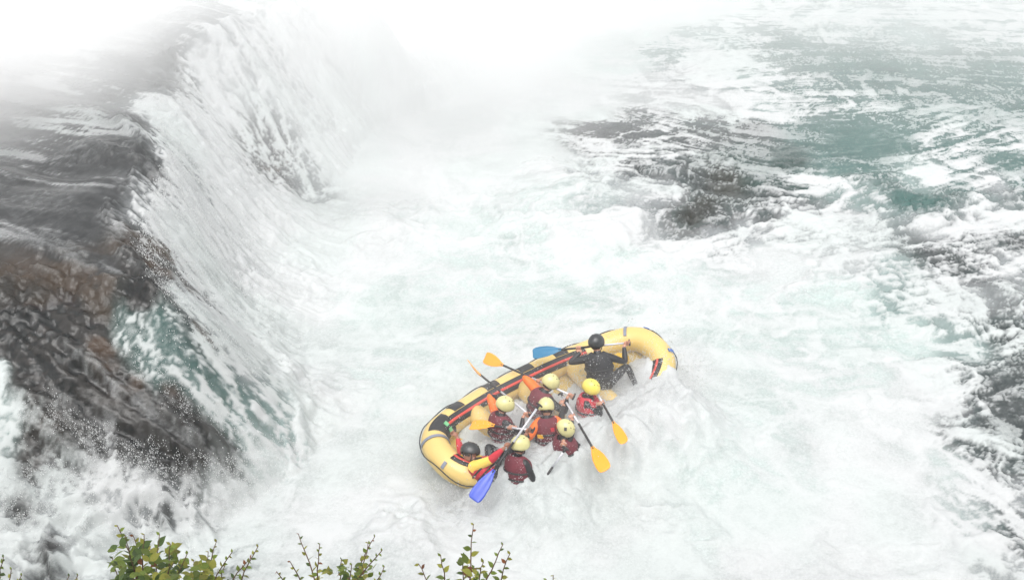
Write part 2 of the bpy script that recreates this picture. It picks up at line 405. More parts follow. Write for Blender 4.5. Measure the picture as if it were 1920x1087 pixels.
foam = np.clip(np.maximum(foam, near_raft * (.72 + .28 * fine) * 1.1), 0, 1)
# --- rock shows where the water is thin
rk = to_uniform(fbm(X * 1.6, Y * 1.6, 5, 101, .6), inner)
# a film of water follows the bedding of the rock; only the highest ribs stand dry
BA = R(-14)
UB = X * math.cos(BA) + Y * math.sin(BA); VB = -X * math.sin(BA) + Y * math.cos(BA)
wb_ = fbm(X * .8, Y * .8, 4, 201) - .5
st1 = ridged(UB * .55 + wb_ * .8, VB * 2.3 + wb_ * 1.6, 3, 205, .5)
st2 = lic(lambda x, y: ridged((x * math.cos(BA) + y * math.sin(BA)) * 1.2, (-x * math.sin(BA) + y * math.cos(BA)) * 5.5, 2, 207, .6), .45, 3)
st2 = (st2 - st2.mean()) * 1.3 + .55
st3 = vnoise(UB * 9, VB * 26, 209)
rocky = sstep(.06, .5, dry + .25 * (rk - .5))
z += rocky * (.34 * (st1 - .55) + .20 * (st2 - .55) + .035 * (st3 - .5))
rp2 = to_uniform(.5 * st2 + .3 * fbm(X * 7, Y * 7, 4, 221, .7) + .25 * st3, inner)
rcol = np.array([.007, .006, .0055], np.float32) * (1 - sstep(.3, .95, rp2))[..., None] + np.array([.030, .028, .026], np.float32) * sstep(.3, .95, rp2)[..., None]  # ribs coloured paler: wet sheen painted into the rock colour
moss = .8 * (sstep(.53, .68, fbm(X * 1.1 + 3, Y * 1.4, 5, 231, .6)) * sstep(12.0, 12.5, Y + .12 * (X + 6)) * (.45 + .55 * rp2))[..., None]
rcol = rcol * (1 - .7 * moss) + np.array([.08, .042, .020], np.float32) * .7 * moss
RK = rocky[..., None]
foam = foam * (1 - .80 * rocky)
rill = sstep(.80, .97, to_uniform(.6 * streak_m + .4 * (1 - st2), inner)) * rocky
foam = np.clip(np.maximum(foam, .32 * rill * gran), 0, 1)
# water colour carries clouds of brown silt, weed and glassier patches
cn = fbm(XW * 1.3, YW * 1.3, 4, 111)[..., None]
wcol = wcol * (.72 + .56 * cn)
wcol = wcol * (1 + (sstep(1, 4, X) * sstep(.10, .05, wcol.mean(-1)))[..., None] * np.array([-.12, .10, .08], np.float32))
brown = (sstep(.52, .68, fbm(XW * .9 + 7, YW * 1.6, 4, 121)) * sstep(.12, .05, wcol.mean(-1)) * sstep(.02, .012, wcol[..., 2] - wcol[..., 0]) * (base > .6) * sstep(2.95, 2.75, base))[..., None]
wcol = wcol * (1 - .45 * brown) + np.array([.07, .04, .02], np.float32) * .45 * brown
wcol = wcol * (1 - RK) + rcol * RK
fw = np.array([.515, .525, .528], np.float32)
ft = np.array([.475, .52, .507], np.float32)
tint = sstep(.4, .75, fbm(X * .7, Y * .7, 3, 131))[..., None]
wisp = (.18 * streak_m + .30 * big + .27 * web + .25 * web2)[..., None]
fcol = fw * (1 - .55 * tint) + ft * .55 * tint
fcol = fcol * (.90 + .12 * sstep(.2, .8, wisp))
alb = wcol * (1 - foam[..., None]) + fcol * foam[..., None]

nx, ny = X.shape
def grid_faces(nx, ny):
    idx = np.arange(nx * ny, dtype=np.int32).reshape(nx, ny)
    return np.stack([idx[:-1, :-1], idx[1:, :-1], idx[1:, 1:], idx[:-1, 1:]], -1).reshape(-1, 4)

def water_material():
    m = bpy.data.materials.new('river_water'); m.use_nodes = True
    nt = m.node_tree; b = nt.nodes['Principled BSDF']; L = nt.links
    ca = nt.nodes.new('ShaderNodeVertexColor'); ca.layer_name = 'albedo'
    fa = nt.nodes.new('ShaderNodeAttribute'); fa.attribute_name = 'foam'
    tc = nt.nodes.new('ShaderNodeTexCoord')
    n = nt.nodes.new('ShaderNodeTexNoise'); n.inputs['Scale'].default_value = 26; n.inputs['Detail'].default_value = 6; n.inputs['Roughness'].default_value = .7
    n.inputs['Distortion'].default_value = .8
    L.new(tc.outputs['Object'], n.inputs['Vector'])
    # fine froth: foam breaks into bubbles and threads below the mesh's own scale
    mr = nt.nodes.new('ShaderNodeMapRange'); mr.inputs[1].default_value = .40; mr.inputs[2].default_value = .62
    mr.inputs[3].default_value = -.05; mr.inputs[4].default_value = .05
    L.new(n.outputs['Fac'], mr.inputs[0])
    # strongest where cover is half and half: 4 f (1-f)
    om = nt.nodes.new('ShaderNodeMath'); om.operation = 'SUBTRACT'; om.inputs[0].default_value = 1.0; L.new(fa.outputs['Fac'], om.inputs[1])
    pr = nt.nodes.new('ShaderNodeMath'); pr.operation = 'MULTIPLY'; L.new(fa.outputs['Fac'], pr.inputs[0]); L.new(om.outputs[0], pr.inputs[1])
    p4 = nt.nodes.new('ShaderNodeMath'); p4.operation = 'MULTIPLY'; L.new(pr.outputs[0], p4.inputs[0]); p4.inputs[1].default_value = 4
    d = nt.nodes.new('ShaderNodeMath'); d.operation = 'MULTIPLY'; L.new(p4.outputs[0], d.inputs[0]); L.new(mr.outputs[0], d.inputs[1])
    ad = nt.nodes.new('ShaderNodeVectorMath'); ad.operation = 'ADD'
    L.new(ca.outputs['Color'], ad.inputs[0]); L.new(d.outputs[0], ad.inputs[1])
    cl = nt.nodes.new('ShaderNodeVectorMath'); cl.operation = 'MAXIMUM'; cl.inputs[1].default_value = (.012, .013, .013)
    L.new(ad.outputs[0], cl.inputs[0])
    mn = nt.nodes.new('ShaderNodeVectorMath'); mn.operation = 'MINIMUM'; mn.inputs[1].default_value = (.63, .635, .635)
    L.new(cl.outputs[0], mn.inputs[0])
    L.new(mn.outputs[0], b.inputs['Base Color'])
    ro = nt.nodes.new('ShaderNodeMapRange'); ro.inputs[3].default_value = .10; ro.inputs[4].default_value = .75
    L.new(fa.outputs['Fac'], ro.inputs[0]); L.new(ro.outputs[0], b.inputs['Roughness'])
    b.inputs['IOR'].default_value = 1.33
    n2 = nt.nodes.new('ShaderNodeTexNoise'); n2.inputs['Scale'].default_value = 9; n2.inputs['Detail'].default_value = 5; n2.inputs['Roughness'].default_value = .6
    L.new(tc.outputs['Object'], n2.inputs['Vector'])
    bs = nt.nodes.new('ShaderNodeMapRange'); bs.inputs[3].default_value = .5; bs.inputs[4].default_value = .045
    L.new(fa.outputs['Fac'], bs.inputs[0])
    cm = nt.nodes.new('ShaderNodeAttribute'); cm.attribute_name = 'calm'
    cr_ = nt.nodes.new('ShaderNodeMapRange'); cr_.inputs[3].default_value = 1.0; cr_.inputs[4].default_value = .22; L.new(cm.outputs['Fac'], cr_.inputs[0])
    ms = nt.nodes.new('ShaderNodeMath'); ms.operation = 'MULTIPLY'; L.new(bs.outputs[0], ms.inputs[0]); L.new(cr_.outputs[0], ms.inputs[1])
    bp = nt.nodes.new('ShaderNodeBump'); bp.inputs['Distance'].default_value = .045
    L.new(ms.outputs[0], bp.inputs['Strength']); L.new(n2.outputs['Fac'], bp.inputs['Height'])
    L.new(bp.outputs['Normal'], b.inputs['Normal'])
    return m
M_WATER = water_material()
ALLV = np.stack([X, Y, z], -1).reshape(-1, 3); ALLF = grid_faces(nx, ny)
ALB = np.concatenate([np.clip(alb, 0, 1), np.ones(alb.shape[:2] + (1,), np.float32)], -1).astype(np.float32).reshape(-1, 4)
CALM = np.clip(upper + .55 * rocky, 0, 1).astype(np.float32).ravel()
FOM = foam.astype(np.float32).ravel()
fr = rocky.ravel()[ALLF].mean(1) - FOM[ALLF].mean(1) * .6 > .42
def sub_mesh(name, sel):
    f = ALLF[sel]; used = np.zeros(len(ALLV), bool); used[f.ravel()] = True
    remap = np.cumsum(used) - 1
    me = mesh_from_np(name, ALLV[used], remap[f], [M_WATER])
    a = me.color_attributes.new('albedo', 'FLOAT_COLOR', 'POINT'); a.data.foreach_set('color', ALB[used].ravel())
    a = me.attributes.new('foam', 'FLOAT', 'POINT'); a.data.foreach_set('value', FOM[used])
    a = me.attributes.new('calm', 'FLOAT', 'POINT'); a.data.foreach_set('value', CALM[used])
    return add_obj(name, me)
rock = sub_mesh('rock_ledge', fr)
tag(rock, 'dark wet brown rock ledge sloping down between the two cascades', kind='structure')
water = sub_mesh('water', ~fr)
tag(water, 'foaming white and teal river pouring over the fall into the pool round the raft', kind='structure')
ZW = z  # kept for spray
def water_z(x, y):
    i = np.clip(np.searchsorted(xs, x), 1, nx - 1); j = np.clip(np.searchsorted(ysf, y), 1, ny - 1)
    return ZW[i, j]

# ------------------------------------------------------------------ haze and the mist that hangs over the far fall
def volume_box(name, lo, hi, density, color=(1, 1, 1), aniso=0.0, build=None):
    bm = bmesh.new(); bmesh.ops.create_cube(bm, size=1)
    lo = Vector(lo); hi = Vector(hi)
    for v in bm.verts: v.co = Vector(((v.co.x + .5) * (hi.x - lo.x), (v.co.y + .5) * (hi.y - lo.y), (v.co.z + .5) * (hi.z - lo.z))) + lo
    me = bpy.data.meshes.new(name); bm.to_mesh(me); bm.free()
    m = bpy.data.materials.new(name); m.use_nodes = True
    nt = m.node_tree; nt.nodes.clear()
    out = nt.nodes.new('ShaderNodeOutputMaterial')
    pv = nt.nodes.new('ShaderNodeVolumePrincipled')
    pv.inputs['Color'].default_value = (*color, 1)
    pv.inputs['Density'].default_value = density
    pv.inputs['Anisotropy'].default_value = aniso
    nt.links.new(pv.outputs[0], out.inputs['Volume'])
    if build: build(nt, pv)
    me.materials.append(m)
    return add_obj(name, me)
haze = volume_box('haze', (-95, -14, -1.6), (115, 155, 13), .0022, (.97, .98, .98))
tag(haze, 'thin pale haze over the whole gorge', kind='stuff')
def mist_nodes(nt, pv):
    N = nt.nodes; L = nt.links
    tc = N.new('ShaderNodeTexCoord'); sp = N.new('ShaderNodeSeparateXYZ'); L.new(tc.outputs['Object'], sp.inputs[0])
    def mr(src, a, b, c, d):
        n = N.new('ShaderNodeMapRange'); n.interpolation_type = 'SMOOTHSTEP'
        n.inputs[1].default_value = a; n.inputs[2].default_value = b; n.inputs[3].default_value = c; n.inputs[4].default_value = d
        L.new(src, n.inputs[0]); return n.outputs[0]
    def mt(op, a, b):
        n = N.new('ShaderNodeMath'); n.operation = op
        for k, v in enumerate((a, b)):
            if isinstance(v, (int, float)): n.inputs[k].default_value = v
            else: L.new(v, n.inputs[k])
        return n.outputs[0]
    g1 = mr(sp.outputs[0], -10.5, -5.5, .26, 0.0)
    g2 = mr(sp.outputs[0], -6, 4, .016, .0115)
    g = mt('ADD', g1, g2)
    g4 = mt('MULTIPLY', mr(sp.outputs[0], -5.6, -2.0, 0.0, .03), mr(sp.outputs[0], 0.0, 3.5, 1.0, 0.0))
    g4 = mt('MULTIPLY', g4, mr(sp.outputs[1], 20.5, 28.0, 0.0, 1.0))
    g = mt('ADD', g, g4)
    y0 = mr(sp.outputs[0], -6, 5, 16.0, 22.5)
    q = mt('MAXIMUM', mt('SUBTRACT', sp.outputs[1], y0), 0.0)
    dn = mt('MULTIPLY', g, q)
    n = N.new('ShaderNodeTexNoise'); n.inputs['Scale'].default_value = .35; n.inputs['Detail'].default_value = 2
    L.new(tc.outputs['Object'], n.inputs['Vector'])
    dn = mt('MULTIPLY', dn, mr(n.outputs[0], .3, .7, .6, 1.4))
    dn = mt('MULTIPLY', dn, mr(sp.outputs[2], 3.8, 6.6, 1.0, 0.0))
    L.new(mt('MINIMUM', dn, 1.2), pv.inputs['Density'])
def splash_nodes(nt, pv):
    N = nt.nodes; L = nt.links
    tc = N.new('ShaderNodeTexCoord')
    mp = N.new('ShaderNodeMapping'); mp.vector_type = 'POINT'
    mp.inputs['Location'].default_value = (-RAFT_C.x / 3.4, -(RAFT_C.y - .3) / 2.2, -.3 / 1.4); mp.inputs['Scale'].default_value = (1 / 3.4, 1 / 2.2, 1 / 1.4)
    L.new(tc.outputs['Object'], mp.inputs['Vector'])
    ln = N.new('ShaderNodeVectorMath'); ln.operation = 'LENGTH'; L.new(mp.outputs[0], ln.inputs[0])
    m1 = N.new('ShaderNodeMapRange'); m1.interpolation_type = 'SMOOTHSTEP'; m1.inputs[1].default_value = .25; m1.inputs[2].default_value = 1.0
    m1.inputs[3].default_value = .12; m1.inputs[4].default_value = 0.0
    L.new(ln.outputs['Value'], m1.inputs[0])
    n = N.new('ShaderNodeTexNoise'); n.inputs['Scale'].default_value = 1.3; n.inputs['Detail'].default_value = 2; L.new(tc.outputs['Object'], n.inputs['Vector'])
    m2 = N.new('ShaderNodeMapRange'); m2.inputs[1].default_value = .35; m2.inputs[2].default_value = .65; m2.inputs[3].default_value = .4; m2.inputs[4].default_value = 1.6
    L.new(n.outputs['Fac'], m2.inputs[0])
    mu = N.new('ShaderNodeMath'); mu.operation = 'MULTIPLY'; L.new(m1.outputs[0], mu.inputs[0]); L.new(m2.outputs[0], mu.inputs[1])
    L.new(mu.outputs[0], pv.inputs['Density'])
splash = volume_box('splash_mist', (RAFT_C.x - 3.6, RAFT_C.y - 2.6, -.6), (RAFT_C.x + 3.6, RAFT_C.y + 2.0, 1.8), .05, (.99, .99, .99), 0.0, splash_nodes)
tag(splash, 'fine spray hanging over the swamped raft', kind='stuff')
mist = volume_box('mist', (-60, 15.5, -1), (70, 75, 9.2), .1, (.997, .998, .998), 0.0, mist_nodes)
tag(mist, 'white spray mist hanging over the far fall and pool', kind='stuff')

# ------------------------------------------------------------------ materials of the raft and crew
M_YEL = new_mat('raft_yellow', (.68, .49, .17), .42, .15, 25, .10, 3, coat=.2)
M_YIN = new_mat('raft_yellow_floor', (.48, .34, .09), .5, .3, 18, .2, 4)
M_BLK = new_mat('black_rubber', (.022, .022, .024), .55, .3, 60, .3, 8)
M_RED = new_mat('red_band', (.62, .07, .05), .5, .1, 60, .15, 10)
M_GRY = new_mat('grey_webbing', (.20, .22, .27), .6, .2, 80, .2, 10)
M_GRN = new_mat('green_patch', (.18, .50, .24), .5, .1, 60, .2, 10)
M_BLUE_S = new_mat('blue_webbing', (.08, .16, .45), .6, .2, 80, .2, 10)
M_WET = new_mat('black_neoprene', (.018, .018, .021), .48, .45, 22, .35, 9)
M_SKIN = new_mat('skin', (.50, .25, .17), .5, .1, 60, .12, 12)
M_SKIN2 = new_mat('tanned_skin', (.33, .15, .095), .5, .1, 60, .12, 12)
M_MAR = new_mat('maroon_vest', (.15, .022, .035), .7, .5, 30, .35, 10)
M_REDV = new_mat('red_fabric', (.52, .028, .045), .65, .5, 30, .25, 10)
M_ORG = new_mat('orange_sleeve', (.85, .17, .025), .6, .5, 24, .15, 10)
M_YFAB = new_mat('yellow_fabric', (.82, .55, .10), .6, .4, 24, .15, 10)
M_GOLD = new_mat('yellow_label', (.80, .42, .03), .6, .2, 24, .1, 10)
M_HEL = new_mat('cream_yellow_helmet', (.62, .58, .27), .33, .12, 14, .12, 9, coat=.3)
M_HEL2 = new_mat('bright_yellow_helmet', (.80, .66, .12), .33, .12, 14, .12, 9, coat=.3)
M_HBLK = new_mat('black_helmet', (.032, .034, .036), .4, .12, 14, .25, 9, coat=.3)
M_VENT = new_mat('dark_vent', (.03, .028, .02), .7)
M_BORG = new_mat('orange_blade', (.92, .36, .02), .38, .08, 30, .08, 10, coat=.2)
M_BBLU = new_mat('blue_blade', (.045, .085, .50), .38, .08, 30, .12, 10, coat=.2)
M_BTEA = new_mat('teal_blue_blade', (.02, .16, .30), .38, .08, 30, .15, 10, coat=.2)
M_SHW = new_mat('pale_alloy_shaft', (.62, .62, .66), .3, 0, 30, .05, 10, metallic=.2)
M_SHB = new_mat('black_shaft', (.03, .028, .03), .45, .1, 40, .2, 10)
M_HAIR = new_mat('dark_hair', (.03, .02, .014), .6, .6, 60, .4, 30)
M_EYE = new_mat('eye', (.03, .02, .02), .3)
M_LIP = new_mat('lips', (.42, .15, .13), .5)
M_WHT = new_mat('white_band', (.75, .75, .75), .5)

def frame_from(d, up=Vector((0, 0, 1))):
    d = d.normalized(); s = d.cross(up)
    if s.length < 1e-3: s = d.cross(Vector((1, 0, 0)))
    s.normalize(); u = s.cross(d).normalized()
    return d, s, u

class MB:
    """collects verts/faces of one mesh"""
    def __init__(self): self.v = []; self.f = []; self.m = []
    def add(self, vs, fs, mi=0):
        o = len(self.v); self.v += [Vector(p) for p in vs]; self.f += [[i + o for i in f] for f in fs]; self.m += [mi] * len(fs)
    def tube(self, pts, rad, n=8, mi=0, caps=True, flat=1.0, up=Vector((0, 0, 1)), closed=False):
        pts = [Vector(p) for p in pts]; k = len(pts)
        rad = rad if hasattr(rad, '__len__') else [rad] * k
        vs = []; prev = None
        for i, p in enumerate(pts):
            if closed: d = pts[(i + 1) % k] - pts[i - 1]
            else: d = pts[min(i + 1, k - 1)] - pts[max(i - 1, 0)]
            d.normalize()
            if prev is None: _, s, u = frame_from(d, up)
            else:
                s = prev - d * prev.dot(d); s.normalize(); u = s.cross(d)
            prev = s
            for j in range(n):
                a = 2 * math.pi * j / n
                vs.append(p + s * math.cos(a) * rad[i] + u * math.sin(a) * rad[i] * flat)
        fs = []
        for i in range(k if closed else k - 1):
            i2 = (i + 1) % k
            for j in range(n):
                fs.append([i * n + j, i * n + (j + 1) % n, i2 * n + (j + 1) % n, i2 * n + j])
        if caps and not closed:
            fs.append(list(range(n))[::-1]); fs.append([(k - 1) * n + j for j in range(n)])
        self.add(vs, fs, mi)
    def ball(self, c, r, n=10, mi=0, M=None):
        vs = []; fs = []
        r = r if hasattr(r, '__len__') else (r, r, r)
        h = n // 2
        for i in range(h + 1):
            t = math.pi * i / h
            for j in range(n):
                a = 2 * math.pi * j / n
                p = Vector((math.sin(t) * math.cos(a) * r[0], math.sin(t) * math.sin(a) * r[1], math.cos(t) * r[2]))
                if M is not None: p = M @ p
                vs.append(Vector(c) + p)
        for i in range(h):
            for j in range(n):
                fs.append([i * n + j, (i + 1) * n + j, (i + 1) * n + (j + 1) % n, i * n + (j + 1) % n])
        self.add(vs, fs, mi)
    def box(self, c, s, mi=0, M=None):
        vs = []
        for x in (-.5, .5):
            for y in (-.5, .5):
                for z_ in (-.5, .5):
                    p = Vector((x * s[0], y * s[1], z_ * s[2]))
                    if M is not None: p = M @ p
                    vs.append(Vector(c) + p)
        self.add(vs, [[0, 1, 3, 2], [4, 6, 7, 5], [0, 4, 5, 1], [2, 3, 7, 6], [0, 2, 6, 4], [1, 5, 7, 3]], mi)
    def build(self, name, mats, parent=None, smooth=True, world_to=None, sub=0):
        me = bpy.data.meshes.new(name)
        vs = self.v if world_to is None else [world_to @ p for p in self.v]
        me.from_pydata([tuple(p) for p in vs], [], self.f)
        mats = mats if isinstance(mats, (list, tuple)) else [mats]
        for m in mats: me.materials.append(m)
        for p, mi in zip(me.polygons, self.m): p.material_index = mi; p.use_smooth = smooth
        bm = bmesh.new(); bm.from_mesh(me)
        bmesh.ops.remove_doubles(bm, verts=bm.verts, dist=1e-5)
        bmesh.ops.recalc_face_normals(bm, faces=bm.faces); bm.to_mesh(me); bm.free()
        me.update()
        o = add_obj(name, me, parent)
        return o

# ------------------------------------------------------------------ raft
LX, LY, TR = RL - .27, .78, .205
def loop_pt(t):
    """centreline of the side tube: rounded oblong, both ends rising"""
    c, s = math.cos(t), math.sin(t); e = 2 / 2.7
    x = math.copysign(abs(c) ** e, c) * LX; y = math.copysign(abs(s) ** e, s) * LY
    k = max(0, (abs(x) - 1.1) / (LX - 1.1))
    rise = .20 if x < 0 else .30
    return Vector((x, y, rise * k ** 1.7))
def loop_resample(n):
    raw = [loop_pt(2 * math.pi * i / 2000) for i in range(2000)]
    cum = [0]
    for i in range(2000): cum.append(cum[-1] + (raw[(i + 1) % 2000] - raw[i]).length)
    out = []; j = 0
    for i in range(n):
        L = cum[-1] * i / n
        while cum[j + 1] < L: j += 1
        f = (L - cum[j]) / (cum[j + 1] - cum[j])
        out.append(raw[j].lerp(raw[(j + 1) % 2000], f))
    return out
LN = 160
LOOP = loop_resample(LN)
LS = []
for i in range(LN):
    d = (LOOP[(i + 1) % LN] - LOOP[i - 1]).normalized()
    out = d.cross(Vector((0, 0, 1))).normalized()
    up = out.cross(d).normalized()
    LS.append((out, up))
def tube_pt(i, ang, r=TR):
    """ang 0 = outboard, 90 = top, 180 = inboard"""
    i %= LN
    o, u = LS[i]
    return LOOP[i] + (o * math.cos(ang) + u * math.sin(ang)) * r
raft = empty('raft', (0, 0, 0)); raft.matrix_world = RAFT_M
tag(raft, 'yellow inflatable raft with black and red stripe, half swamped by white water', 'raft')
mb = MB()
vs = []; NA = 28
for i in range(LN):
    # faint chamber seams every sixth of the loop
    rr = TR * (1 - .02 * math.exp(-(((i + 4) % 20 - 10) / .8) ** 2))
    for j in range(NA): vs.append(tube_pt(i, 2 * math.pi * j / NA, rr))
fs = [[i * NA + j, i * NA + (j + 1) % NA, ((i + 1) % LN) * NA + (j + 1) % NA, ((i + 1) % LN) * NA + j] for i in range(LN) for j in range(NA)]
mb.add(vs, fs); mb.build('side_tube', M_YEL, raft)
def band(i0, i1, a0, a1, r, name, mat, na=5, step=1, taper=False):
    mb = MB(); vs = []; ks = list(range(i0, i1 + 1, step))
    for q, i in enumerate(ks):
        for j in range(na + 1):
            a = a0 + (a1 - a0) * j / na
            vs.append(tube_pt(i, R(a), r))
        for j in (na, 0): vs.append(tube_pt(i, R(a0 + (a1 - a0) * j / na), r - .012))
    w = na + 3
    fs = []
    for q in range(len(ks) - 1):
        for j in range(w): fs.append([q * w + j, q * w + (j + 1) % w, (q + 1) * w + (j + 1) % w, (q + 1) * w + j])
    fs.append(list(range(w))); fs.append([(len(ks) - 1) * w + j for j in range(w)][::-1])
    mb.add(vs, fs); return mb.build(name, mat, raft)
def idx_at(x, far=True):
    best = min(range(LN), key=lambda i: abs(LOOP[i].x - x) + (0 if (LOOP[i].y > 0) == far else 9))
    return best
# (the loop runs from the right end over the far side to the left end, then back along the near side)
def stripe(i0, i1, a=100):
    band(i0, i1, a, a + 50, TR + .006, 'rub_strip', M_BLK)
    band(i0, i1, a + 19, a + 30, TR + .013, 'red_stripe', M_RED, 2)
stripe(idx_at(1.15), idx_at(-1.72))
iL = idx_at(-99) ; iL = max(range(LN), key=lambda i: -LOOP[i].x)
stripe(iL + 3, iL + 26, 82)
stripe(LN - 28, LN - 6)
def patch(i0, i1, a0, a1, label=None, mat=None):
    o = band(i0, i1, a0, a1, TR + .008, 'patch', mat or M_BLK)
    return o
bigp = patch(iL - 13, iL - 6, 62, 175)
bigp['label'] = 'black grip patch with two green squares'
def square(i, a, s=.075):
    mb = MB(); c = tube_pt(i, R(a), TR + .014); o, u = LS[i % LN]
    n = (o * math.cos(R(a)) + u * math.sin(R(a))); t = (LOOP[(i + 1) % LN] - LOOP[i - 1]).normalized(); b = n.cross(t)
    M = Matrix((t, b, n)).transposed()
    mb.box(c, (s, s, .012), 0, M); return mb
sq = square(iL - 10, 118); sq.build('green_square', M_GRN, bigp, False, None)
sq = square(iL - 10, 148); sq.build('green_square', M_GRN, bigp, False, None)
for x in (-1.35, -.62, .1, .75): 
    i = idx_at(x); patch(i - 2, i + 2, 45, 97)
i = idx_at(-.2, False); patch(i - 2, i + 2, 45, 97); i = idx_at(.9, False); patch(i - 2, i + 2, 45, 97)
# webbing straps over both ends
def strap(i, a0, a1, name='webbing_strap', mat=M_GRY, w=.05):
    mb = MB(); pts = []
    o, u = LS[i % LN]; t = (LOOP[(i + 1) % LN] - LOOP[i - 1]).normalized()
    n = 18; vs = []
    for k in range(n + 1):
        a = R(a0 + (a1 - a0) * k / n)
        for dr in (.006, .018):
            for sgn in (-1, 1):
                vs.append(tube_pt(i, a, TR + dr) + t * w * .5 * sgn)
    fs = []
    for k in range(n):
        b = k * 4; c = b + 4
        fs += [[b, b + 1, c + 1, c], [b + 2, c + 2, c + 3, b + 3], [b, c, c + 2, b + 2], [b + 1, b + 3, c + 3, c + 1]]
    fs += [[0, 2, 3, 1], [n * 4, n * 4 + 1, n * 4 + 3, n * 4 + 2]]
    mb.add(vs, fs); return mb.build(name, mat, raft, False)
strap(iL - 4, 10, 178); strap(iL + 3, 30, 60)
strap(8, 60, 120); strap(4, 20, 50, mat=M_BLUE_S, w=.09); strap(LN - 4, 30, 70, mat=M_BLUE_S, w=.06)
# safety line looped along the outside
mb = MB(); pts = []
for i in range(0, LN):
    sag = 14 * math.sin(2 * math.pi * i / 10)
    pts.append(tube_pt(i, R(14 + sag * .7), TR + .014 + .012 * abs(math.sin(math.pi * i / 10))))
mb.tube(pts, .009, 6, closed=True); mb.build('safety_line', M_BLK, raft)
# floor and thwarts
mb = MB(); vs = []; fs = []; nfx, nfy = 28, 12
for i in range(nfx + 1):
    x = -LX * .98 + 2 * LX * .98 * i / nfx
    hw = LY * (1 - abs(x / LX) ** 2.7) ** (1 / 2.7)
    k = max(0, (abs(x) - 1.1) / (LX - 1.1)); zz = -.13 + (.2 if x < 0 else .3) * k ** 1.7
    for j in range(nfy + 1):
        y = -hw + 2 * hw * j / nfy
        vs.append(Vector((x, y, zz + .035 * abs(math.sin(j * math.pi / 2)))))
for i in range(nfx):
    for j in range(nfy): a = i * (nfy + 1) + j; fs.append([a, a + 1, a + nfy + 2, a + nfy + 1])
mb.add(vs, fs)
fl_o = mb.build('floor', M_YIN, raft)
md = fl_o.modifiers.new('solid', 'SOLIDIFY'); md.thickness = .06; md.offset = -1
for x in (-1.05, -.1, .85):
    mb = MB(); mb.tube([(x, -LY + .1, .02), (x, -.4, .03), (x, 0, .03), (x, .4, .03), (x, LY - .1, .02)], [.15, .165, .165, .165, .15], 20)
    mb.build('thwart', M_YEL, raft)
# spare bag lashed in the raised right end
mb = MB(); mb.ball((0, 0, 0), (.20, .15, .15), 16)
for v in mb.v: v += Vector((LX - .62, .12, .2))
bag = mb.build('gear_bag', new_mat('golden_bag', (.62, .38, .03), .5, .5, 14, .2, 5), None)
bag.matrix_world = RAFT_M
tag(bag, 'round golden yellow gear bag tucked into the raised right end of the raft', 'bag')

# ------------------------------------------------------------------ paddles
def paddle(grip, tip, blade_mat, label, low_mat=None, face=None, blade_len=.46, blade_w=.205, low=.42):
    grip = Vector(grip); tip = Vector(tip)
    L = (tip - grip).length; d = (tip - grip).normalized()
    if face == 'edge':
        vw = (Vector((0, 0, 11)) - tip).normalized(); face = vw.cross(d).normalized() + vw * .38
    face = Vector(face) if face is not None else (Vector((0, 0, 11)) - tip)
    n = face - d * face.dot(d); n.normalize(); s = n.cross(d).normalized()
    M = Matrix((s, n, d)).transposed()
    root = empty('paddle', grip); root.rotation_mode = 'QUATERNION'; root.rotation_quaternion = M.to_quaternion()
    tag(root, label, 'paddle', 'paddles of the raft crew')
    root['L'] = L; del root['L']
    bl0 = L - blade_len
    mb = MB(); mb.tube([(0, 0, .01), (0, 0, bl0 * (1 - low))], .016, 12); mb.build('upper_shaft', M_SHW, root)
    mb = MB(); mb.tube([(0, 0, bl0 * (1 - low)), (0, 0, bl0 + .05)], .0175, 12); mb.build('lower_shaft', low_mat or M_SHB, root)
    mb = MB(); mb.tube([(-.055, 0, 0), (-.03, 0, -.003), (0, 0, -.004), (.03, 0, -.003), (.055, 0, 0)], [.012, .015, .017, .015, .012], 10, up=Vector((0, 1, 0)))
    mb.tube([(0, 0, -.004), (0, 0, .07)], [.017, .019], 10); mb.build('grip', M_SHB, root)
    # blade: narrow throat widening to a square-shouldered tip with a raised spine
    mb = MB(); prof = [(0, .024), (.05, .035), (.12, .065), (.22, .092), (.34, .102), (.40, .100), (.44, .088), (.458, .066)]
    sc_w = blade_w / .205; sc_l = blade_len / .46
    nx_ = 8; vs = []
    for (t, w) in prof:
        for side in (1, -1):
            for j in range(nx_ + 1):
                u = (j / nx_ * 2 - 1) * side
                th_ = .005 * (1 - abs(u) ** 3) + .0015 + .011 * math.exp(-(u * w / .016) ** 2) * (1 - t / .46) ** .6
                curve = -.05 * (t / .46) ** 2 + .012 * u * u
                vs.append(Vector((u * w * sc_w, side * th_ + curve, bl0 + t * sc_l)))
    w2 = 2 * (nx_ + 1); fs = []
    for i in range(len(prof) - 1):
        for j in range(w2): fs.append([i * w2 + j, i * w2 + (j + 1) % w2, (i + 1) * w2 + (j + 1) % w2, (i + 1) * w2 + j])
    fs.append(list(range(w2))); fs.append([(len(prof) - 1) * w2 + j for j in range(w2)][::-1])
    mb.add(vs, fs); mb.build('blade', blade_mat, root)
    return grip, d, L
PD = {}
PD['guide'] = paddle(P(1180, 642, 1.22), P(998, 661, 1.0), M_BTEA, 'paddle with a teal blue blade held out flat by the figure in black', face=(0, -.5, 1))
PD['bow'] = paddle(P(1011, 759, 1.35), P(888, 936, .62), M_BBLU, 'long paddle with a deep blue blade pointing down at the near left of the raft', blade_len=.50)
PD['a'] = paddle(P(1076, 743, .95), P(906, 668, .72), M_BORG, 'paddle with a broad orange blade sticking out highest over the far tube')
PD['b'] = paddle(P(994, 779, .95), P(876, 682, .72), M_BORG, 'paddle with its thin orange blade seen edge-on beyond the far tube', face='edge')
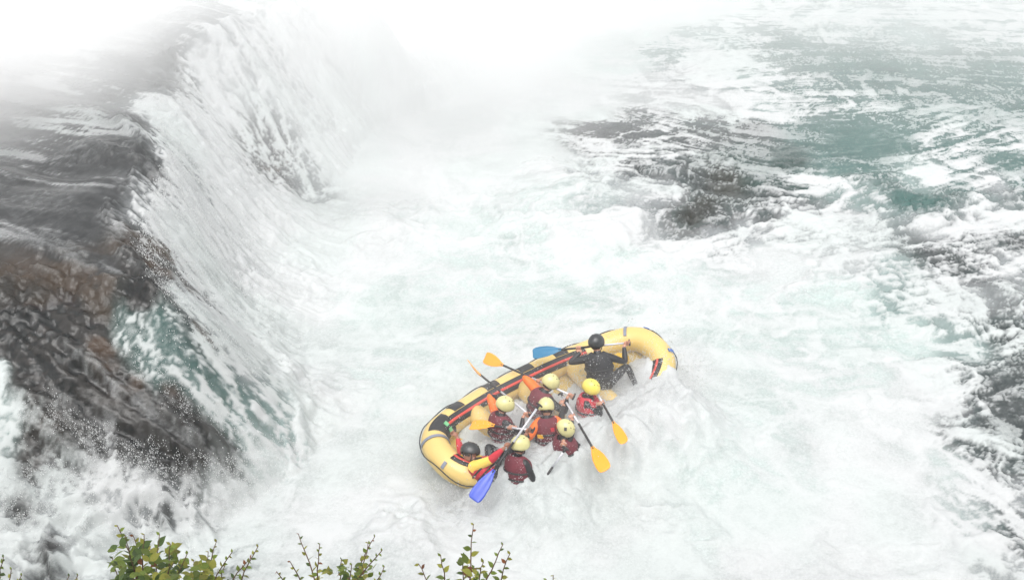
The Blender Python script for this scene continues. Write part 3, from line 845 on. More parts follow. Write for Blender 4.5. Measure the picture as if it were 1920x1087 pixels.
PD['c'] = paddle(P(1000, 806, .95), P(881, 793, .72), M_BORG, 'paddle with an orange blade lying over the yellow inside of the raft', blade_len=.42, face=(0, -.2, 1), low=.3)
PD['d'] = paddle(P(1106, 712, .80), P(1169, 826, .86), M_BORG, 'paddle with a pointed orange blade dipping off the near side by the far right paddler', blade_w=.15)
PD['e'] = paddle(P(1052, 737, .85), P(1134, 878, .78), M_BORG, 'paddle with a square orange blade just above the foam on the near side')
PD['f'] = paddle(P(1061, 840, .92), P(985, 948, .14), M_BORG, 'pale shafted paddle with its blade sunk in the foam at the near side')
def on(key, t): g, d, L = PD[key]; return g + d * t

# ------------------------------------------------------------------ people
def catmull(a, b, c, n=4):
    return [a.lerp(b, t).lerp(b.lerp(c, t), t) for t in [i / n for i in range(n + 1)]]
def ik(a, b, l1, l2, hint):
    """joint between a and b; b is pulled in if out of reach"""
    d = b - a; L = d.length
    if L > (l1 + l2) * .985: b = a + d.normalized() * (l1 + l2) * .985; d = b - a; L = d.length
    x = (l1 * l1 - l2 * l2 + L * L) / (2 * L); h = math.sqrt(max(l1 * l1 - x * x, 1e-6))
    u = d.normalized(); hh = hint - u * hint.dot(u)
    if hh.length < 1e-4: hh = Vector((0, 0, 1))
    return a + u * x + hh.normalized() * h, b

def head_mesh(mb, c, M, skin=0, eye=2, lip=3):
    """M columns: right, forward, up"""
    n, h = 22, 18; vs = []; fs = []
    for i in range(h + 1):
        t = math.pi * i / h
        for j in range(n):
            a = 2 * math.pi * j / n
            x, y, z_ = math.sin(t) * math.cos(a), math.sin(t) * math.sin(a), math.cos(t)
            px, py, pz = x * .076, y * .095, z_ * .118
            if z_ < 0: px *= 1 - .28 * (-z_) ** 1.3; py = py * (1 - .10 * -z_) + .016 * (-z_) * (1 if y > 0 else .2)
            if y > .3:
                py += .024 * math.exp(-((px / .013) ** 2) - ((pz + .012) / .022) ** 2)      # nose
                py -= .010 * (math.exp(-(((abs(px) - .031) / .014) ** 2) - ((pz - .012) / .012) ** 2))   # eye sockets
                py += .006 * math.exp(-((pz - .034) / .010) ** 2) * (abs(px) < .05)          # brow
                py += .008 * math.exp(-((px / .02) ** 2) - ((pz + .095) / .016) ** 2)         # chin
            vs.append(Vector(c) + M @ Vector((px, py, pz)))
    for i in range(h):
        for j in range(n): fs.append([i * n + j, (i + 1) * n + j, (i + 1) * n + (j + 1) % n, i * n + (j + 1) % n])
    mb.add(vs, fs, skin)
    for s in (-1, 1):
        mb.ball(Vector(c) + M @ Vector((s * .031, .077, .012)), .0105, 8, eye)
        mb.ball(Vector(c) + M @ Vector((s * .077, -.005, -.008)), (.012, .022, .032), 10, skin, M)
    mb.ball(Vector(c) + M @ Vector((0, .088, -.053)), (.022, .006, .007), 10, lip, M)

def hand_mesh(mb, wrist, grip_c, axis, skin, toward):
    """palm from the wrist to the bar, four fingers wrapped round it, thumb the other way"""
    axis = axis.normalized()
    d = (grip_c - wrist); d -= axis * d.dot(axis)
    if d.length < 1e-3: d = toward
    d.normalize(); nrm = axis.cross(d).normalized()
    r = .026
    side = nrm
    pc = grip_c - d * (.035) + side * .012
    M = Matrix((axis, side, d)).transposed()
    mb.ball(pc, (.041, .019, .044), 10, skin, M)
    for k, (o, ln, rad) in enumerate(((-.030, 195, .0088), (-.010, 215, .0092), (.010, 205, .0088), (.029, 175, .0076))):
        pts = []
        for q in range(8):
            a = R(-150 + ln * q / 7)
            # arc starts on the palm side (-d) and closes over the bar
            pts.append(grip_c + axis * o + (d * math.cos(a) - side * math.sin(a) * -1) * (r if q else r * 1.15))
        mb.tube(pts, [rad * (1.08 - .03 * q) for q in range(8)], 7, skin, up=axis)
        mb.ball(pts[-1], rad * .86, 6, skin)
    pts = [pc + axis * -.026 - side * .004]
    for q in range(5):
        a = R(205 - 120 * q / 4)
        pts.append(grip_c - axis * (.036 - .004 * q) + (d * math.cos(a) + side * math.sin(a) * -1) * r)
    mb.tube(pts, [.0125, .0115, .0108, .010, .0094, .0085], 7, skin, up=axis)
    mb.ball(pts[-1], .0084, 6, skin)

def make_person(label, head, hips, face_dir, hands, elbows=((0, 0, -1), (0, 0, -1)), knees=None, sleeves=(None, None), forearms=(None, None),
                helmet=M_HEL, vest=M_MAR, skin=M_SKIN, top=M_WET, tilt=0.25, shoulder_dir=None, scale=1.0, extras=(), hand_axis=(None, None), leg_dir=None, gloves=False, vest_on=True, group='paddlers in yellow helmets', helm_label=None):
    """body = one skinned surface; helmet, strap, life vest are its children"""
    H = Vector(head); B = Vector(hips)
    f = Vector(face_dir).normalized()
    spine = (H - B)
    up = spine.normalized()
    sd = Vector(shoulder_dir).normalized() if shoulder_dir is not None else up.cross(f).normalized() * -1
    # sd = the person's right-hand side
    sd = (sd - up * sd.dot(up)).normalized()
    fwd = up.cross(sd).normalized()
    if fwd.dot(f) < 0 and shoulder_dir is None: sd = -sd; fwd = -fwd
    neckb = H - up * .145 * scale - fwd * .04
    chest = B.lerp(neckb, .68); mid = B.lerp(neckb, .36)
    sh = [chest.lerp(neckb, .62) + sd * s * .165 * scale for s in (-1, 1)]
    hp = [B + sd * s * .095 for s in (-1, 1)]
    if leg_dir is not None:
        lf_ = Vector(leg_dir).normalized(); knees = [(B + lf_ * .34 + sd * s * .12, B + lf_ * .26 + sd * s * .12 - Vector((0, 0, .42))) for s in (-1, 1)]
    V = []; E = []; Rr = []
    def v(p, r, par=None):
        V.append(Vector(p)); Rr.append(r if hasattr(r, '__len__') else (r, r))
        if par is not None: E.append((par, len(V) - 1))
        return len(V) - 1
    reg = []   # (a, b, radius, material index) for painting
    pel = v(B, (.135, .115)); md = v(mid, (.125, .10), pel); ch = v(chest, (.15, .115), md); nb = v(neckb, (.062, .06), ch); hd = v(H - up * .05, (.055, .055), nb)
    reg += [(B, mid, 1), (mid, chest, 1), (chest, neckb - up * .01, 1), (neckb, neckb.lerp(H, .25), 1), (neckb.lerp(H, .45), H, 0)]
    mats = [skin, top, M_EYE, M_LIP]
    def mi(m):
        if m is None: return 1
        if m not in mats: mats.append(m)
        return mats.index(m)
    hand_info = []
    for k in (0, 1):
        s = sh[k]; tgt, axis = hands[k]
        tgt = Vector(tgt); ax = Vector(axis)
        fu = 1.28 if sleeves[k] in (M_ORG, M_YFAB) else 1.0; ff = 1.3 if forearms[k] in (M_ORG, M_YFAB, M_REDV) else 1.0
        # wrist stops short of the bar
        dd = (tgt - s).normalized()
        wr = tgt - dd * .085
        el, wr = ik(s, wr, .29 * scale, .26 * scale, Vector(elbows[k]))
        tgt = wr + dd * .085 if (wr + dd * .085 - tgt).length > .02 else tgt
        a = v(s, (.072 * fu, .07 * fu), ch); b_ = v(s.lerp(el, .5), (.06 * fu, .057 * fu), a); c_ = v(el, (.052 * fu, .049 * fu), b_); d_ = v(el.lerp(wr, .4), (.048 * ff, .044 * ff), c_); e_ = v(wr, (.029, .025), d_)
        g_ = v(wr.lerp(tgt, .45), (.03, .02), e_)
        reg += [(s, el, mi(sleeves[k])), (el, el.lerp(wr, .82), mi(forearms[k])), (wr, tgt, mi(M_WET) if gloves else 0)]
        hand_info.append((wr, tgt, ax, el))
    kn = knees or [(B + fwd * .36 + sd * s * .16 + up * .02, B + fwd * .30 + sd * s * .15 - Vector((0, 0, .40))) for s in (-1, 1)]
    for k in (0, 1):
        K, A = Vector(kn[k][0]), Vector(kn[k][1])
        K2, A2 = ik(hp[k], A, .43 * scale, .42 * scale, K - hp[k])
        a = v(hp[k], (.098, .095), pel); b_ = v(hp[k].lerp(K2, .5), (.082, .08), a); c_ = v(K2, (.062, .06), b_); d_ = v(K2.lerp(A2, .35), (.06, .056), c_); e_ = v(A2, (.04, .038), d_)
        toe = A2 + fwd * .17 - Vector((0, 0, .05)); g_ = v(toe, (.042, .028), e_)
        reg += [(hp[k], K2, 1), (K2, A2, 1), (A2, toe, 1)]
    me = bpy.data.meshes.new('skel'); me.from_pydata([tuple(p) for p in V], E, []); me.update()
    tmp = bpy.data.objects.new('skel', me); col.objects.link(tmp)
    tmp.modifiers.new('s', 'SKIN')
    for q, sv in enumerate(me.skin_vertices[0].data):
        sv.radius = Rr[q]; sv.use_root = (q == 0)
    ss = tmp.modifiers.new('ss', 'SUBSURF'); ss.levels = 2; ss.render_levels = 2
    dg = bpy.context.evaluated_depsgraph_get(); dg.update()
    ev = bpy.data.meshes.new_from_object(tmp.evaluated_get(dg))
    mb = MB(); mb.v = [vv.co.copy() for vv in ev.vertices]
    for p in ev.polygons:
        c = p.center; best = 9; bi = 1
        for (a, b, m) in reg:
            ab = b - a; t = max(0, min(1, (c - a).dot(ab) / max(ab.length_squared, 1e-9))); dd = (c - (a + ab * t)).length
            if dd < best: best, bi = dd, m
        mb.f.append(list(p.vertices)); mb.m.append(bi)
    bpy.data.objects.remove(tmp); bpy.data.meshes.remove(ev); bpy.data.meshes.remove(me)
    # folds in the cloth
    hf = Vector(face_dir).normalized(); hup = (up - hf * up.dot(hf)).normalized() if abs(up.dot(hf)) < .95 else Vector((0, 0, 1))
    hup = (hup * math.cos(0) ).normalized(); hr = hf.cross(hup).normalized()
    HM = Matrix((hr, hf, hup)).transposed()
    head_mesh(mb, H, HM, 0)
    for (wr, tgt, ax, el) in hand_info:
        hand_mesh(mb, wr, tgt, ax, mi(M_WET) if gloves else 0, (tgt - el).normalized())
    body = mb.build('person', mats)
    tag(body, label, 'person', group)
    # helmet shell
    hb = MB(); n, h = 26, 16; vs = []; fs = []
    tl = R(-12)
    HU = Matrix.Rotation(tl, 3, 'X')
    for i in range(h + 1):
        for j in range(n):
            a = 2 * math.pi * j / n
            front = max(0, math.sin(a))
            side = abs(math.cos(a))
            tmax = R(104 - 26 * front ** 2 + 14 * (side ** 6) + 24 * max(0, -math.sin(a)))
            t = tmax * i / h
            rx, ry, rz = .122, .148, .136
            p = Vector((math.sin(t) * math.cos(a) * rx, math.sin(t) * math.sin(a) * ry, math.cos(t) * rz + .030))
            vs.append(p)
    for i in range(h):
        for j in range(n): fs.append([i * n + j, (i + 1) * n + j, (i + 1) * n + (j + 1) % n, i * n + (j + 1) % n])
    hb.add([H + HM @ (HU @ p) for p in vs], fs, 0)
    ho = hb.build('helmet', helmet, body)
    s1 = ho.modifiers.new('solid', 'SOLIDIFY'); s1.thickness = .016; s1.offset = -1
    if helm_label: ho['label'] = helm_label
    for (ax_, ay_) in ((-.33, .25), (.33, .25), (-.62, -.1), (.62, -.1), (-.3, -.55), (.3, -.55), (0, .5)):
        t = math.hypot(ax_, ay_); a = math.atan2(ay_, ax_)
        p = Vector((math.sin(t) * math.cos(a) * .122, math.sin(t) * math.sin(a) * .148, math.cos(t) * .136 + .030))
        vb = MB(); q = H + HM @ (HU @ p); vb.ball(q, (.006, .014, .006), 8, 0, HM @ HU); vb.build('vent', M_VENT if helmet is not M_HBLK else M_SHB, ho)
    # hair showing under the rim
    hb2 = MB(); vs = []; n2_, h2_ = 18, 8
    for i in range(h2_ + 1):
        for j in range(n2_ + 1):
            a = math.pi + math.pi * j / n2_; t = R(20 + 102 * i / h2_)
            w_ = 1 + .05 * math.sin(9 * a + 5 * t)
            vs.append(H + HM @ Vector((math.sin(t) * math.cos(a) * .084 * w_, math.sin(t) * math.sin(a) * .104 * w_ + .01, math.cos(t) * .122)))
    fs = [[i * (n2_ + 1) + j, (i + 1) * (n2_ + 1) + j, (i + 1) * (n2_ + 1) + j + 1, i * (n2_ + 1) + j + 1] for i in range(h2_) for j in range(n2_)]
    hb2.add(vs, fs); hb2.build('hair', M_HAIR, body)
    # chin strap
    sb = MB(); pts = []
    for k in range(13):
        a = R(-100 + 200 * k / 12)
        pts.append(H + HM @ Vector((math.sin(a) * .080, .03 + .05 * math.cos(a) * .3, -.03 - .085 * math.cos(a))))
    sb.tube(pts, .008, 6); sb.build('chin_strap', M_BLK, body)
    if vest_on:
        vb = MB(); n = 24; rings = [(.10, .175, .135), (.22, .18, .15), (.42, .19, .168), (.62, .20, .170), (.80, .20, .155), (.93, .16, .125), (1.0, .105, .098), (1.02, .085, .082)]
        vs = []
        for (t, a_, b_) in rings:
            c = B.lerp(neckb, t) + up * .012
            for j in range(n):
                a = 2 * math.pi * j / n
                ca, sa = math.cos(a), math.sin(a)
                ca = math.copysign(abs(ca) ** .8, ca); sa = math.copysign(abs(sa) ** .8, sa)
                lobes = 1 + .035 * math.cos(4 * a) * (t < .9)
                # V neck at the front
                dz = -.10 * max(0, math.sin(a)) ** 3 * sstep(.85, 1.0, t) if t > .85 else 0
                vs.append(c + sd * ca * a_ * scale * lobes + fwd * (sa * b_ * scale * lobes) + up * float(dz))
        fs = []
        for i in range(len(rings) - 1):
            for j in range(n): fs.append([i * n + j, i * n + (j + 1) % n, (i + 1) * n + (j + 1) % n, (i + 1) * n + j])
        vb.add(vs, fs)
        vo = vb.build('life_vest', vest, body)
        s2 = vo.modifiers.new('solid', 'SOLIDIFY'); s2.thickness = .03; s2.offset = 0
        s3 = vo.modifiers.new('sub', 'SUBSURF'); s3.levels = 1; s3.render_levels = 1
        for t in (.30, .55):
            bb = MB(); c = B.lerp(neckb, t) + up * .012
            rr = [(.203, .175)] if t > .5 else [(.19, .162)]
            pts = []
            for j in range(n):
                a = 2 * math.pi * j / n; ca, sa = math.cos(a), math.sin(a)
                ca = math.copysign(abs(ca) ** .8, ca); sa = math.copysign(abs(sa) ** .8, sa)
                lobes = 1 + .035 * math.cos(4 * a)
                pts.append(c + sd * ca * (rr[0][0] + .012) * scale * lobes + fwd * sa * (rr[0][1] + .012) * scale * lobes)
            bb.tube(pts, .014, 6, closed=True); bo = bb.build('vest_belt', M_BLK, vo)
        # buckle on the chest
        bk = MB(); bk.box(B.lerp(neckb, .55) + fwd * .205 * scale + up * .012, (.05, .03, .035), 0, Matrix((sd, fwd, up)).transposed()); bk.build('buckle', M_SHB, vo, False)
        for (t, ang, m, w) in extras:
            eb = MB(); a = R(ang); c = B.lerp(neckb, t) + sd * math.cos(a) * .218 * scale + fwd * math.sin(a) * .192 * scale
            nn = (sd * math.cos(a) + fwd * math.sin(a)).normalized(); tt = up.cross(nn).normalized()
            eb.box(c, (w, .035, .05), 0, Matrix((tt, nn, up)).transposed()); eb.build('pocket_label', m, vo, False)
    return body, sd, fwd, up
Z = Vector((0, 0, 1))
def rp_(x, y, z_): return raft_pt(x, y, z_)
def loc(p): return RAFT_M.inverted() @ Vector(p)
def ax(k): return PD[k][1]
DOWN = Vector((0, 0, -1))
U3 = Vector((ru.x, ru.y, 0)).normalized(); N3 = Vector((U3.y, -U3.x, 0))      # along the raft to the right, and towards the near side
def dirv(u, n, zz): return U3 * u + N3 * n + Z * zz
def seat(head, du, dn, dz=.60): return Vector(head) + U3 * du + N3 * dn - Z * dz
TEL = dict(vest=M_MAR)
CREW = []
# far side, second from the right end
h = P(1030, 719, .98)
CREW.append(make_person('paddler in cream helmet beside the far tube, holding the highest orange paddle', h, seat(h, -.22, -.03), dirv(.75, .25, -.55),
    [(on('a', .72), ax('a')), (on('a', .03), Z)], elbows=[dirv(-.9, .4, -.3), dirv(.4, .8, -.5)], sleeves=(M_ORG, M_WET), forearms=(M_ORG, M_WET), shoulder_dir=N3))
h = P(945, 761, .98)
CREW.append(make_person('paddler in cream helmet by the far tube, holding the thin edge-on orange paddle', h, seat(h, -.10, .05), dirv(.8, .5, -.45),
    [(on('b', .62), ax('b')), (on('b', .05), Z)], elbows=[dirv(-1, .2, -.3), dirv(.1, .9, -.4)], sleeves=(M_ORG, M_WET), forearms=(M_WET, M_WET), shoulder_dir=N3 - U3 * .25))
h = P(1024, 765, .98)
CREW.append(make_person('paddler in the middle of the raft with orange upper sleeves and yellow vest label', h, seat(h, -.08, .22, .58), dirv(.35, -.3, -.35),
    [(on('c', .38), ax('c')), (on('f', .02), dirv(1, 0, .1))], elbows=[dirv(-.6, .5, -.3), dirv(-.3, .9, -.2)], sleeves=(M_ORG, M_ORG), forearms=(M_WET, M_WET), shoulder_dir=N3 * .55 + U3 * .8,
    extras=((.55, 235, M_GOLD, .09), (.75, 285, M_REDV, .05))))
h = P(1106, 728, .92)
CREW.append(make_person('paddler in the brightest yellow helmet and red vest, just below the figure in black', h, seat(h, -.02, .06, .58), dirv(.55, .75, -.45),
    [(on('d', .12), ax('d')), (on('d', .62), ax('d'))], elbows=[dirv(.2, -.6, -.5), dirv(.7, .5, -.5)], leg_dir=dirv(.6, -.9, 0), helmet=M_HEL2, vest=M_REDV, shoulder_dir=U3 * -.65 + N3 * .75))
h = P(1057, 804, .92)
CREW.append(make_person('paddler with a black square on the pale yellow helmet, at the swamped near side', h, seat(h, .05, .10, .56), dirv(.5, .6, -.8),
    [(on('e', .12), ax('e')), (on('e', .52), ax('e'))], elbows=[dirv(-.3, -.2, .5), dirv(.5, .7, -.4)], leg_dir=dirv(.7, -.8, 0), shoulder_dir=U3 * -.5 + N3 * .8))
sqb = MB(); hc = P(1057, 804, .92)
nn = (cam.location - hc).normalized(); tt = nn.cross(Z).normalized(); bb = tt.cross(nn)
hb_ = [c for c in CREW[-1][0].children if c.name.startswith('helmet')][0]
sqb.box(hc + nn * .135 + tt * -.025, (.04, .05, .014), 0, Matrix((tt, bb, nn)).transposed()); sqb.build('badge', M_SHB, hb_, False)
h = P(975, 836, .92)
CREW.append(make_person('paddler in cream helmet nearest the foam, just right of the deep blue blade', h, seat(h, -.12, .16, .56), dirv(.95, .1, -.2),
    [(on('c', .06), Z), (P(975, 893, .42), U3)], elbows=[dirv(-.2, -.4, -.4), dirv(.2, .9, -.4)], skin=M_SKIN2, shoulder_dir=N3))
hh = P(880, 849, .66)
bow = make_person('figure in black helmet and red and yellow jacket reclining at the left end', hh, P(925, 893, .42), dirv(.75, .65, -.25),
    [(P(850, 811, .78), dirv(1, -.3, 0)), (on('bow', .66), ax('bow'))], elbows=[dirv(-.5, -.5, .1), dirv(.3, 1.0, -.3)],
    knees=[(P(911, 826, .70), P(945, 850, .35)), (P(941, 830, .72), P(975, 870, .35))], sleeves=(M_YFAB, M_YFAB), forearms=(M_REDV, M_REDV),
    helmet=M_HBLK, vest=M_REDV, top=M_WET, skin=M_SKIN2, shoulder_dir=N3 * .9 - U3 * .35, group='guides in black helmets', gloves=False)
wb = MB(); wp = on('bow', .66)
g = P(1118, 645, 1.27)
guide = make_person('figure all in black, back turned, holding the teal blue paddle', g, P(1128, 722, .62), dirv(.95, -.25, -.25),
    [(on('guide', .80), ax('guide')), (on('guide', .02), Z)], elbows=[dirv(-.8, .1, -.5), dirv(.6, .6, -.5)],
    knees=[(P(1143, 665, .85), P(1150, 690, .45)), (P(1165, 718, .62), P(1195, 728, .50))],
    helmet=M_HBLK, vest=new_mat('black_vest', (.028, .028, .032), .65, .5, 25, .3, 9), top=M_WET, skin=M_SKIN, shoulder_dir=U3 * .75 + N3 * .65, group='guides in black helmets')

# ------------------------------------------------------------------ river bank below the camera, with its shrubs
xb = np.arange(-14, 14.1, .2); tb = np.linspace(0, 1, 60)
XB, TB = np.meshgrid(xb, tb, indexing='ij')
YB = np.interp(TB, [0, .45, .6, 1], [-9, 2.2, 3.0, 4.6]); ZB = np.interp(TB, [0, .3, .45, .6, .8, 1], [9.1, 8.7, 7.75, 7.1, 3.0, -.8])
nb_ = fbm(XB * .9, TB * 14, 4, 301); YB = YB + (nb_ - .5) * .5 * (TB > .5); ZB = ZB + (nb_ - .6) * .35
YB = YB + np.abs(XB) * .02
m_bank = new_mat('mossy_bank', (.045, .055, .022), .9, 1.0, 14, .8, 5)
bank = add_obj('bank', mesh_from_np('bank', np.stack([XB, YB, ZB], -1).reshape(-1, 3), grid_faces(*XB.shape), [m_bank]))
tag(bank, 'mossy rock bank under the viewpoint', kind='structure')

def leaf_mat(name, c, t):
    m = new_mat(name, c, .42, .5, 14, .4, 5)
    nt = m.node_tree; b = nt.nodes['Principled BSDF']; out = nt.nodes['Material Output']
    oi = nt.nodes.new('ShaderNodeObjectInfo'); hv = nt.nodes.new('ShaderNodeHueSaturation')
    vr = nt.nodes.new('ShaderNodeMapRange'); vr.inputs[3].default_value = .55; vr.inputs[4].default_value = 1.45
    nt.links.new(oi.outputs['Random'], vr.inputs[0]); nt.links.new(vr.outputs[0], hv.inputs['Value'])
    src = b.inputs['Base Color'].links[0].from_socket
    nt.links.new(src, hv.inputs['Color']); nt.links.new(hv.outputs[0], b.inputs['Base Color'])
    tr = nt.nodes.new('ShaderNodeBsdfTranslucent'); tr.inputs[0].default_value = (*t, 1)
    mx = nt.nodes.new('ShaderNodeMixShader'); mx.inputs[0].default_value = .35
    nt.links.new(b.outputs[0], mx.inputs[1]); nt.links.new(tr.outputs[0], mx.inputs[2]); nt.links.new(mx.outputs[0], out.inputs[0])
    return m
LM = [leaf_mat('leaf_green', (.135, .18, .035), (.24, .33, .04)), leaf_mat('leaf_dark_green', (.06, .095, .028), (.10, .16, .03)),
      leaf_mat('leaf_yellow_green', (.22, .22, .04), (.36, .36, .05)), leaf_mat('leaf_rust', (.17, .06, .025), (.26, .10, .03))]
M_STEM = new_mat('twig_bark', (.11, .065, .04), .7, .4, 50, .3, 30)
def leaf_mesh(mat, curl):
    prof = [(-.16, .012), (0, .02), (.08, .14), (.25, .27), (.45, .31), (.65, .24), (.85, .10), (1.0, .0)]
    vs = []
    for (t, w) in prof:
        zc_ = -curl * t * t
        vs += [(-w, t, zc_ + .10 * w), (0, t, zc_ - .02), (w, t, zc_ + .10 * w)]
    fs = []
    for i in range(len(prof) - 1):
        a = i * 3; fs += [[a, a + 1, a + 4, a + 3], [a + 1, a + 2, a + 5, a + 4]]
    me = bpy.data.meshes.new('leaf'); me.from_pydata(vs, [], fs); me.materials.append(mat)
    for p in me.polygons: p.use_smooth = True
    return me
LEAVES = [[leaf_mesh(m, c) for c in (.05, .2, .38)] for m in LM]
lr = random.Random(5)
def add_leaf(root, p, d, size, mixw):
    k = lr.choices(range(4), mixw)[0]
    o = bpy.data.objects.new('leaf', lr.choice(LEAVES[k])); col.objects.link(o); o.parent = root
    y = d.normalized(); up = Vector((lr.uniform(-.5, .5), lr.uniform(-.7, .2), 1)).normalized()
    x = y.cross(up).normalized(); z_ = x.cross(y)
    M = Matrix((x, y, z_)).transposed() @ Matrix.Rotation(lr.uniform(-.7, .7), 3, 'Y')
    o.matrix_world = Matrix.Translation(p - root.location) @ (M * size).to_4x4()
    return o
def plant(name, label, root_px, tips, cat='shrub', dens=9, size=.036, fill=0, fill_box=None, mixw=(5, 2, 4, .6), zt=8.55, maxl=300, grp=None):
    rp0 = P(root_px, 1290, 7.95); root = empty(name, rp0); tag(root, label, cat, grp)
    mb = MB(); cnt = 0; jobs = []
    for (tx, ty) in tips:
        zz = zt + lr.uniform(-.12, .12) ; tip = P(tx, ty, zz)
        st = rp0 + Vector((lr.uniform(-.05, .05), lr.uniform(-.05, .05), 0))
        mid = st.lerp(tip, .55) + Vector(((tip.x - st.x) * -.12 + lr.uniform(-.02, .02), lr.uniform(-.04, .04), .06))
        pts = []
        for i in range(15):
            t = i / 14; pts.append(st.lerp(mid, t).lerp(mid.lerp(tip, t), t) + Vector((lr.uniform(-.003, .003), 0, lr.uniform(-.003, .003))))
        mb.tube([q - rp0 for q in pts], [.0048 * (1 - .75 * i / 14) for i in range(15)], 6)
        L = (tip - st).length
        n = int(dens * L * 3.9)
        jobs.append((pts, n))
    mb.build('stem', M_STEM, root)
    for (pts, n) in jobs:
        for q in range(n):
            t = 1 - (q + .2) / n * .72
            f = t * 14; i = min(int(f), 13); p = pts[i].lerp(pts[i + 1], f - i); tn = (pts[i + 1] - pts[i]).normalized()
            side = 1 if q % 2 else -1
            sv = tn.cross(Vector((0, -.6, .8))).normalized() * side
            d = tn * lr.uniform(.35, .9) + sv * lr.uniform(.6, 1.1) + Vector((0, lr.uniform(-.3, .3), lr.uniform(-.15, .3)))
            sc = size * .86 * (.42 + .75 * min(1, (1 - t) * 3.0)) * lr.uniform(.75, 1.15)
            mm = (mixw[0], mixw[1], mixw[2], mixw[3] * (2 if t > .93 else .5))
            if cnt < maxl: add_leaf(root, p, d, sc, mm); cnt += 1
    for q in range(fill):
        if cnt >= maxl: break
        x0, y0, x1, y1 = fill_box
        a, b = lr.random(), lr.random() ** .8
        p = P(x0 + (x1 - x0) * a, y0 + (y1 - y0) * b + 18 * abs(a - .4), zt + lr.uniform(-.22, .1))
        add_leaf(root, p, Vector((lr.uniform(-1, 1), lr.uniform(-1, .5), lr.uniform(-.3, .9))), size * lr.uniform(.75, 1.2), mixw if b < .5 else (5, 6, 2, .2)); cnt += 1
    return root
plant('leafy_bush', 'dense green leafy bush at the bottom, left of the loose twigs', 290,
      [(218, 984), (236, 1003), (250, 1002), (270, 1000), (298, 1001), (320, 1018), (333, 1040), (212, 1045), (228, 1062), (350, 1036)],
      'bush', 7, .037, 190, (214, 1015, 345, 1100), (5, 4, 3, .4))
plant('leafy_shrub', 'light green spreading twigs just right of the dense bush', 370,
      [(406, 1014), (392, 1034), (436, 1034), (485, 1023), (470, 1044), (365, 1050), (420, 1060), (380, 1066)], 'shrub', 8, .031, 50, (350, 1040, 400, 1100), (4, 1, 5, .6))
plant('leafy_shrub', 'thin leafed twigs in the middle of the bottom edge with fine arching tips', 620,
      [(560, 999), (598, 1018), (545, 1052), (640, 1048), (702, 1004), (692, 1016), (716, 1032), (722, 1062), (660, 1058), (520, 1070)], 'shrub', 9, .026, 45, (615, 1050, 700, 1100), (4, 1.5, 4, .8))
plant('leafy_shrub', 'tall upright sprig with big separate leaves below the raft', 870,
      [(888, 981), (868, 1040), (945, 1020), (955, 1036), (826, 1040), (786, 1056), (905, 1052)], 'shrub', 7, .036, 10, (850, 1050, 900, 1100), (4, 1, 4, 1.2))
plant('leafy_shrub', 'small sprig in the bottom left corner', 12, [(7, 1044), (22, 1066), (40, 1078), (-15, 1050)], 'shrub', 8, .028)
plant('leafy_shrub', 'tiny leaf tip between the corner sprig and the dense bush', 130, [(128, 1078), (146, 1076)], 'shrub', 8, .026)
plant('leafy_shrub', 'single leafy tip at the bottom edge right of the tall sprig', 1030, [(1036, 1076), (1024, 1084)], 'shrub', 8, .026)

# ------------------------------------------------------------------ flying spray: clusters of drops thrown on short arcs
OCT = np.array([[1, 0, 0], [-1, 0, 0], [0, 1, 0], [0, -1, 0], [0, 0, 1], [0, 0, -1]], np.float32)
OF = np.array([[0, 2, 4], [2, 1, 4], [1, 3, 4], [3, 0, 4], [2, 0, 5], [1, 2, 5], [3, 1, 5], [0, 3, 5]], np.int32)
M_SPRAY = new_mat('white_spray', (.60, .61, .61), .35, 0, 10, .03, 5)
def spray(name, label, centers, per, vel, spread, smin, smax, tmax=.45, jitter=.06):
    """centers (n,3); each throws `per` drops along a parabola"""
    n = len(centers)
    v0 = np.asarray(vel)[None] + rng.normal(0, 1, (n, 3)) * np.asarray(spread)[None]
    t = rng.random((n, per)) * tmax
    p = centers[:, None, :] + v0[:, None, :] * t[..., None]
    p[..., 2] -= 4.9 * t ** 2
    p += rng.normal(0, 1, p.shape) * jitter * (.25 + t[..., None] * 2)
    p = p.reshape(-1, 3)
    zz = glook(BASE, p[:, 0], p[:, 1])
    p = p[p[:, 2] > zz - .25]
    s = smin + (smax - smin) * rng.random(len(p)) ** 4
    ax_ = rng.normal(0, 1, (len(p), 3)); st = np.ones((len(p), 3)); st[:, 2] = 1 + rng.random(len(p)) * 1.2
    V = p[:, None, :] + OCT[None] * (s[:, None, None]) * st[:, None, :]
    Fc = (OF[None] + (np.arange(len(p)) * 6)[:, None, None]).reshape(-1, 3)
    o = add_obj(name, mesh_from_np(name, V.reshape(-1, 3), Fc, [M_SPRAY]))
    tag(o, label, kind='stuff'); return o
def surf(px0, py0, px1, py1, n):
    out = []
    for _ in range(n):
        out.append(ground_hit(rng.uniform(px0, px1), rng.uniform(py0, py1)))
    return np.array(out)
def line(pts, n, jit):
    pts = np.array(pts, float); seg = np.r_[0, np.cumsum(np.linalg.norm(np.diff(pts, axis=0), axis=1))]
    u = rng.random(n) * seg[-1]
    q = np.stack([np.interp(u, seg, pts[:, k]) for k in (0, 1)], -1) + rng.normal(0, jit, (n, 2))
    return np.array([ground_hit(a, b) for a, b in q])
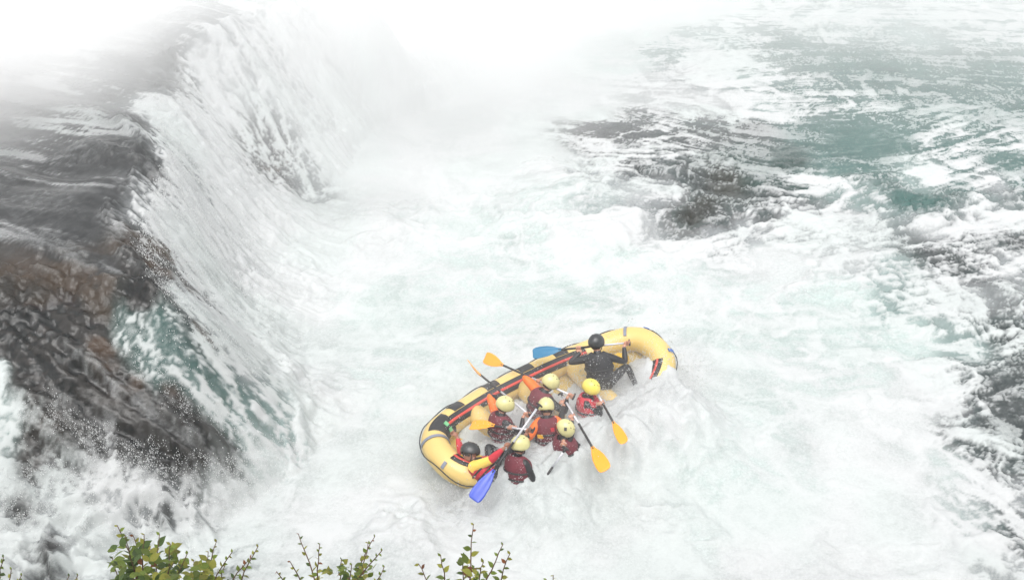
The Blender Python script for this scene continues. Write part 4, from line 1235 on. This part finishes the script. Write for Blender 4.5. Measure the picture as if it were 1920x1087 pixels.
# over the near side of the raft and the crew
c = []
for _ in range(900):
    x = rng.uniform(-1.9, 2.25); y = rng.normal(-.65, .42)
    w = raft_pt(x, y, .1); c.append([w.x, w.y, max(w.z, .35)])
spray('raft_spray', 'white drops flying over the swamped near side of the raft', np.array(c), 48, (-.1, .30, 1.9), (.5, .5, .8), .0022, .0085, .5, .07)
c = []
for _ in range(520):
    x = rng.uniform(-1.5, 1.2); y = rng.uniform(-.95, .15); w = raft_pt(x, y, .1 + .25 * rng.random()); c.append([w.x, w.y, w.z])
spray('crew_spray', 'fine white drops flying between the paddlers', np.array(c), 50, (0, 0, .9), (.5, .5, .7), .0018, .0065, .4, .08)
c = []
for _ in range(240):
    x = rng.uniform(.7, 2.3); y = rng.uniform(-.8, .75); w = raft_pt(x, y, .05); c.append([w.x, w.y, w.z])
spray('stern_spray', 'white splash inside the raised right end of the raft', np.array(c), 45, (.1, .1, 1.4), (.5, .5, .5), .0025, .010, .42, .07)
c = []
for _ in range(170):
    x = rng.uniform(-2.4, -1.5); y = rng.uniform(-1.0, -.35); w = raft_pt(x, y, -.1); c.append([w.x, w.y, w.z])
c2 = []
for k in range(260):
    i = rng.integers(0, LN); q = tube_pt(int(i), R(-10), TR + .05); w = RAFT_M @ q
    c2.append([w.x, w.y, .12])
spray('hull_spray', 'white drops thrown up along the hull of the raft', np.array(c2), 30, (0, 0, .9), (.3, .3, .4), .0022, .008, .3, .05)
spray('bow_spray', 'white splash at the low left end of the raft', np.array(c), 45, (-.2, -.1, 1.3), (.5, .4, .5), .0025, .010, .4, .07)
spray('cascade_spray', 'white drops boiling off the cascade below the rock ledge', np.concatenate([surf(0, 870, 480, 1040, 420), line([(60, 760), (180, 830), (280, 870), (420, 880), (520, 850)], 260, 14)]), 60, (.15, -.15, 1.0), (.5, .4, .5), .0022, .009, .42, .06)
spray('chute_spray', 'white drops off the teal chute', line([(240, 620), (330, 740), (430, 800), (540, 830)], 110, 16), 36, (.4, -.2, .8), (.3, .3, .4), .0022, .008, .4, .05)
spray('fall_spray', 'white drops shed by the waterfall', np.concatenate([line([(345, 110), (330, 190), (275, 200), (328, 290), (285, 375), (245, 455), (300, 560)], 330, 9), surf(300, 200, 560, 650, 420)]), 40, (.9, -.1, .4), (.4, .3, .4), .003, .010, .5, .06)
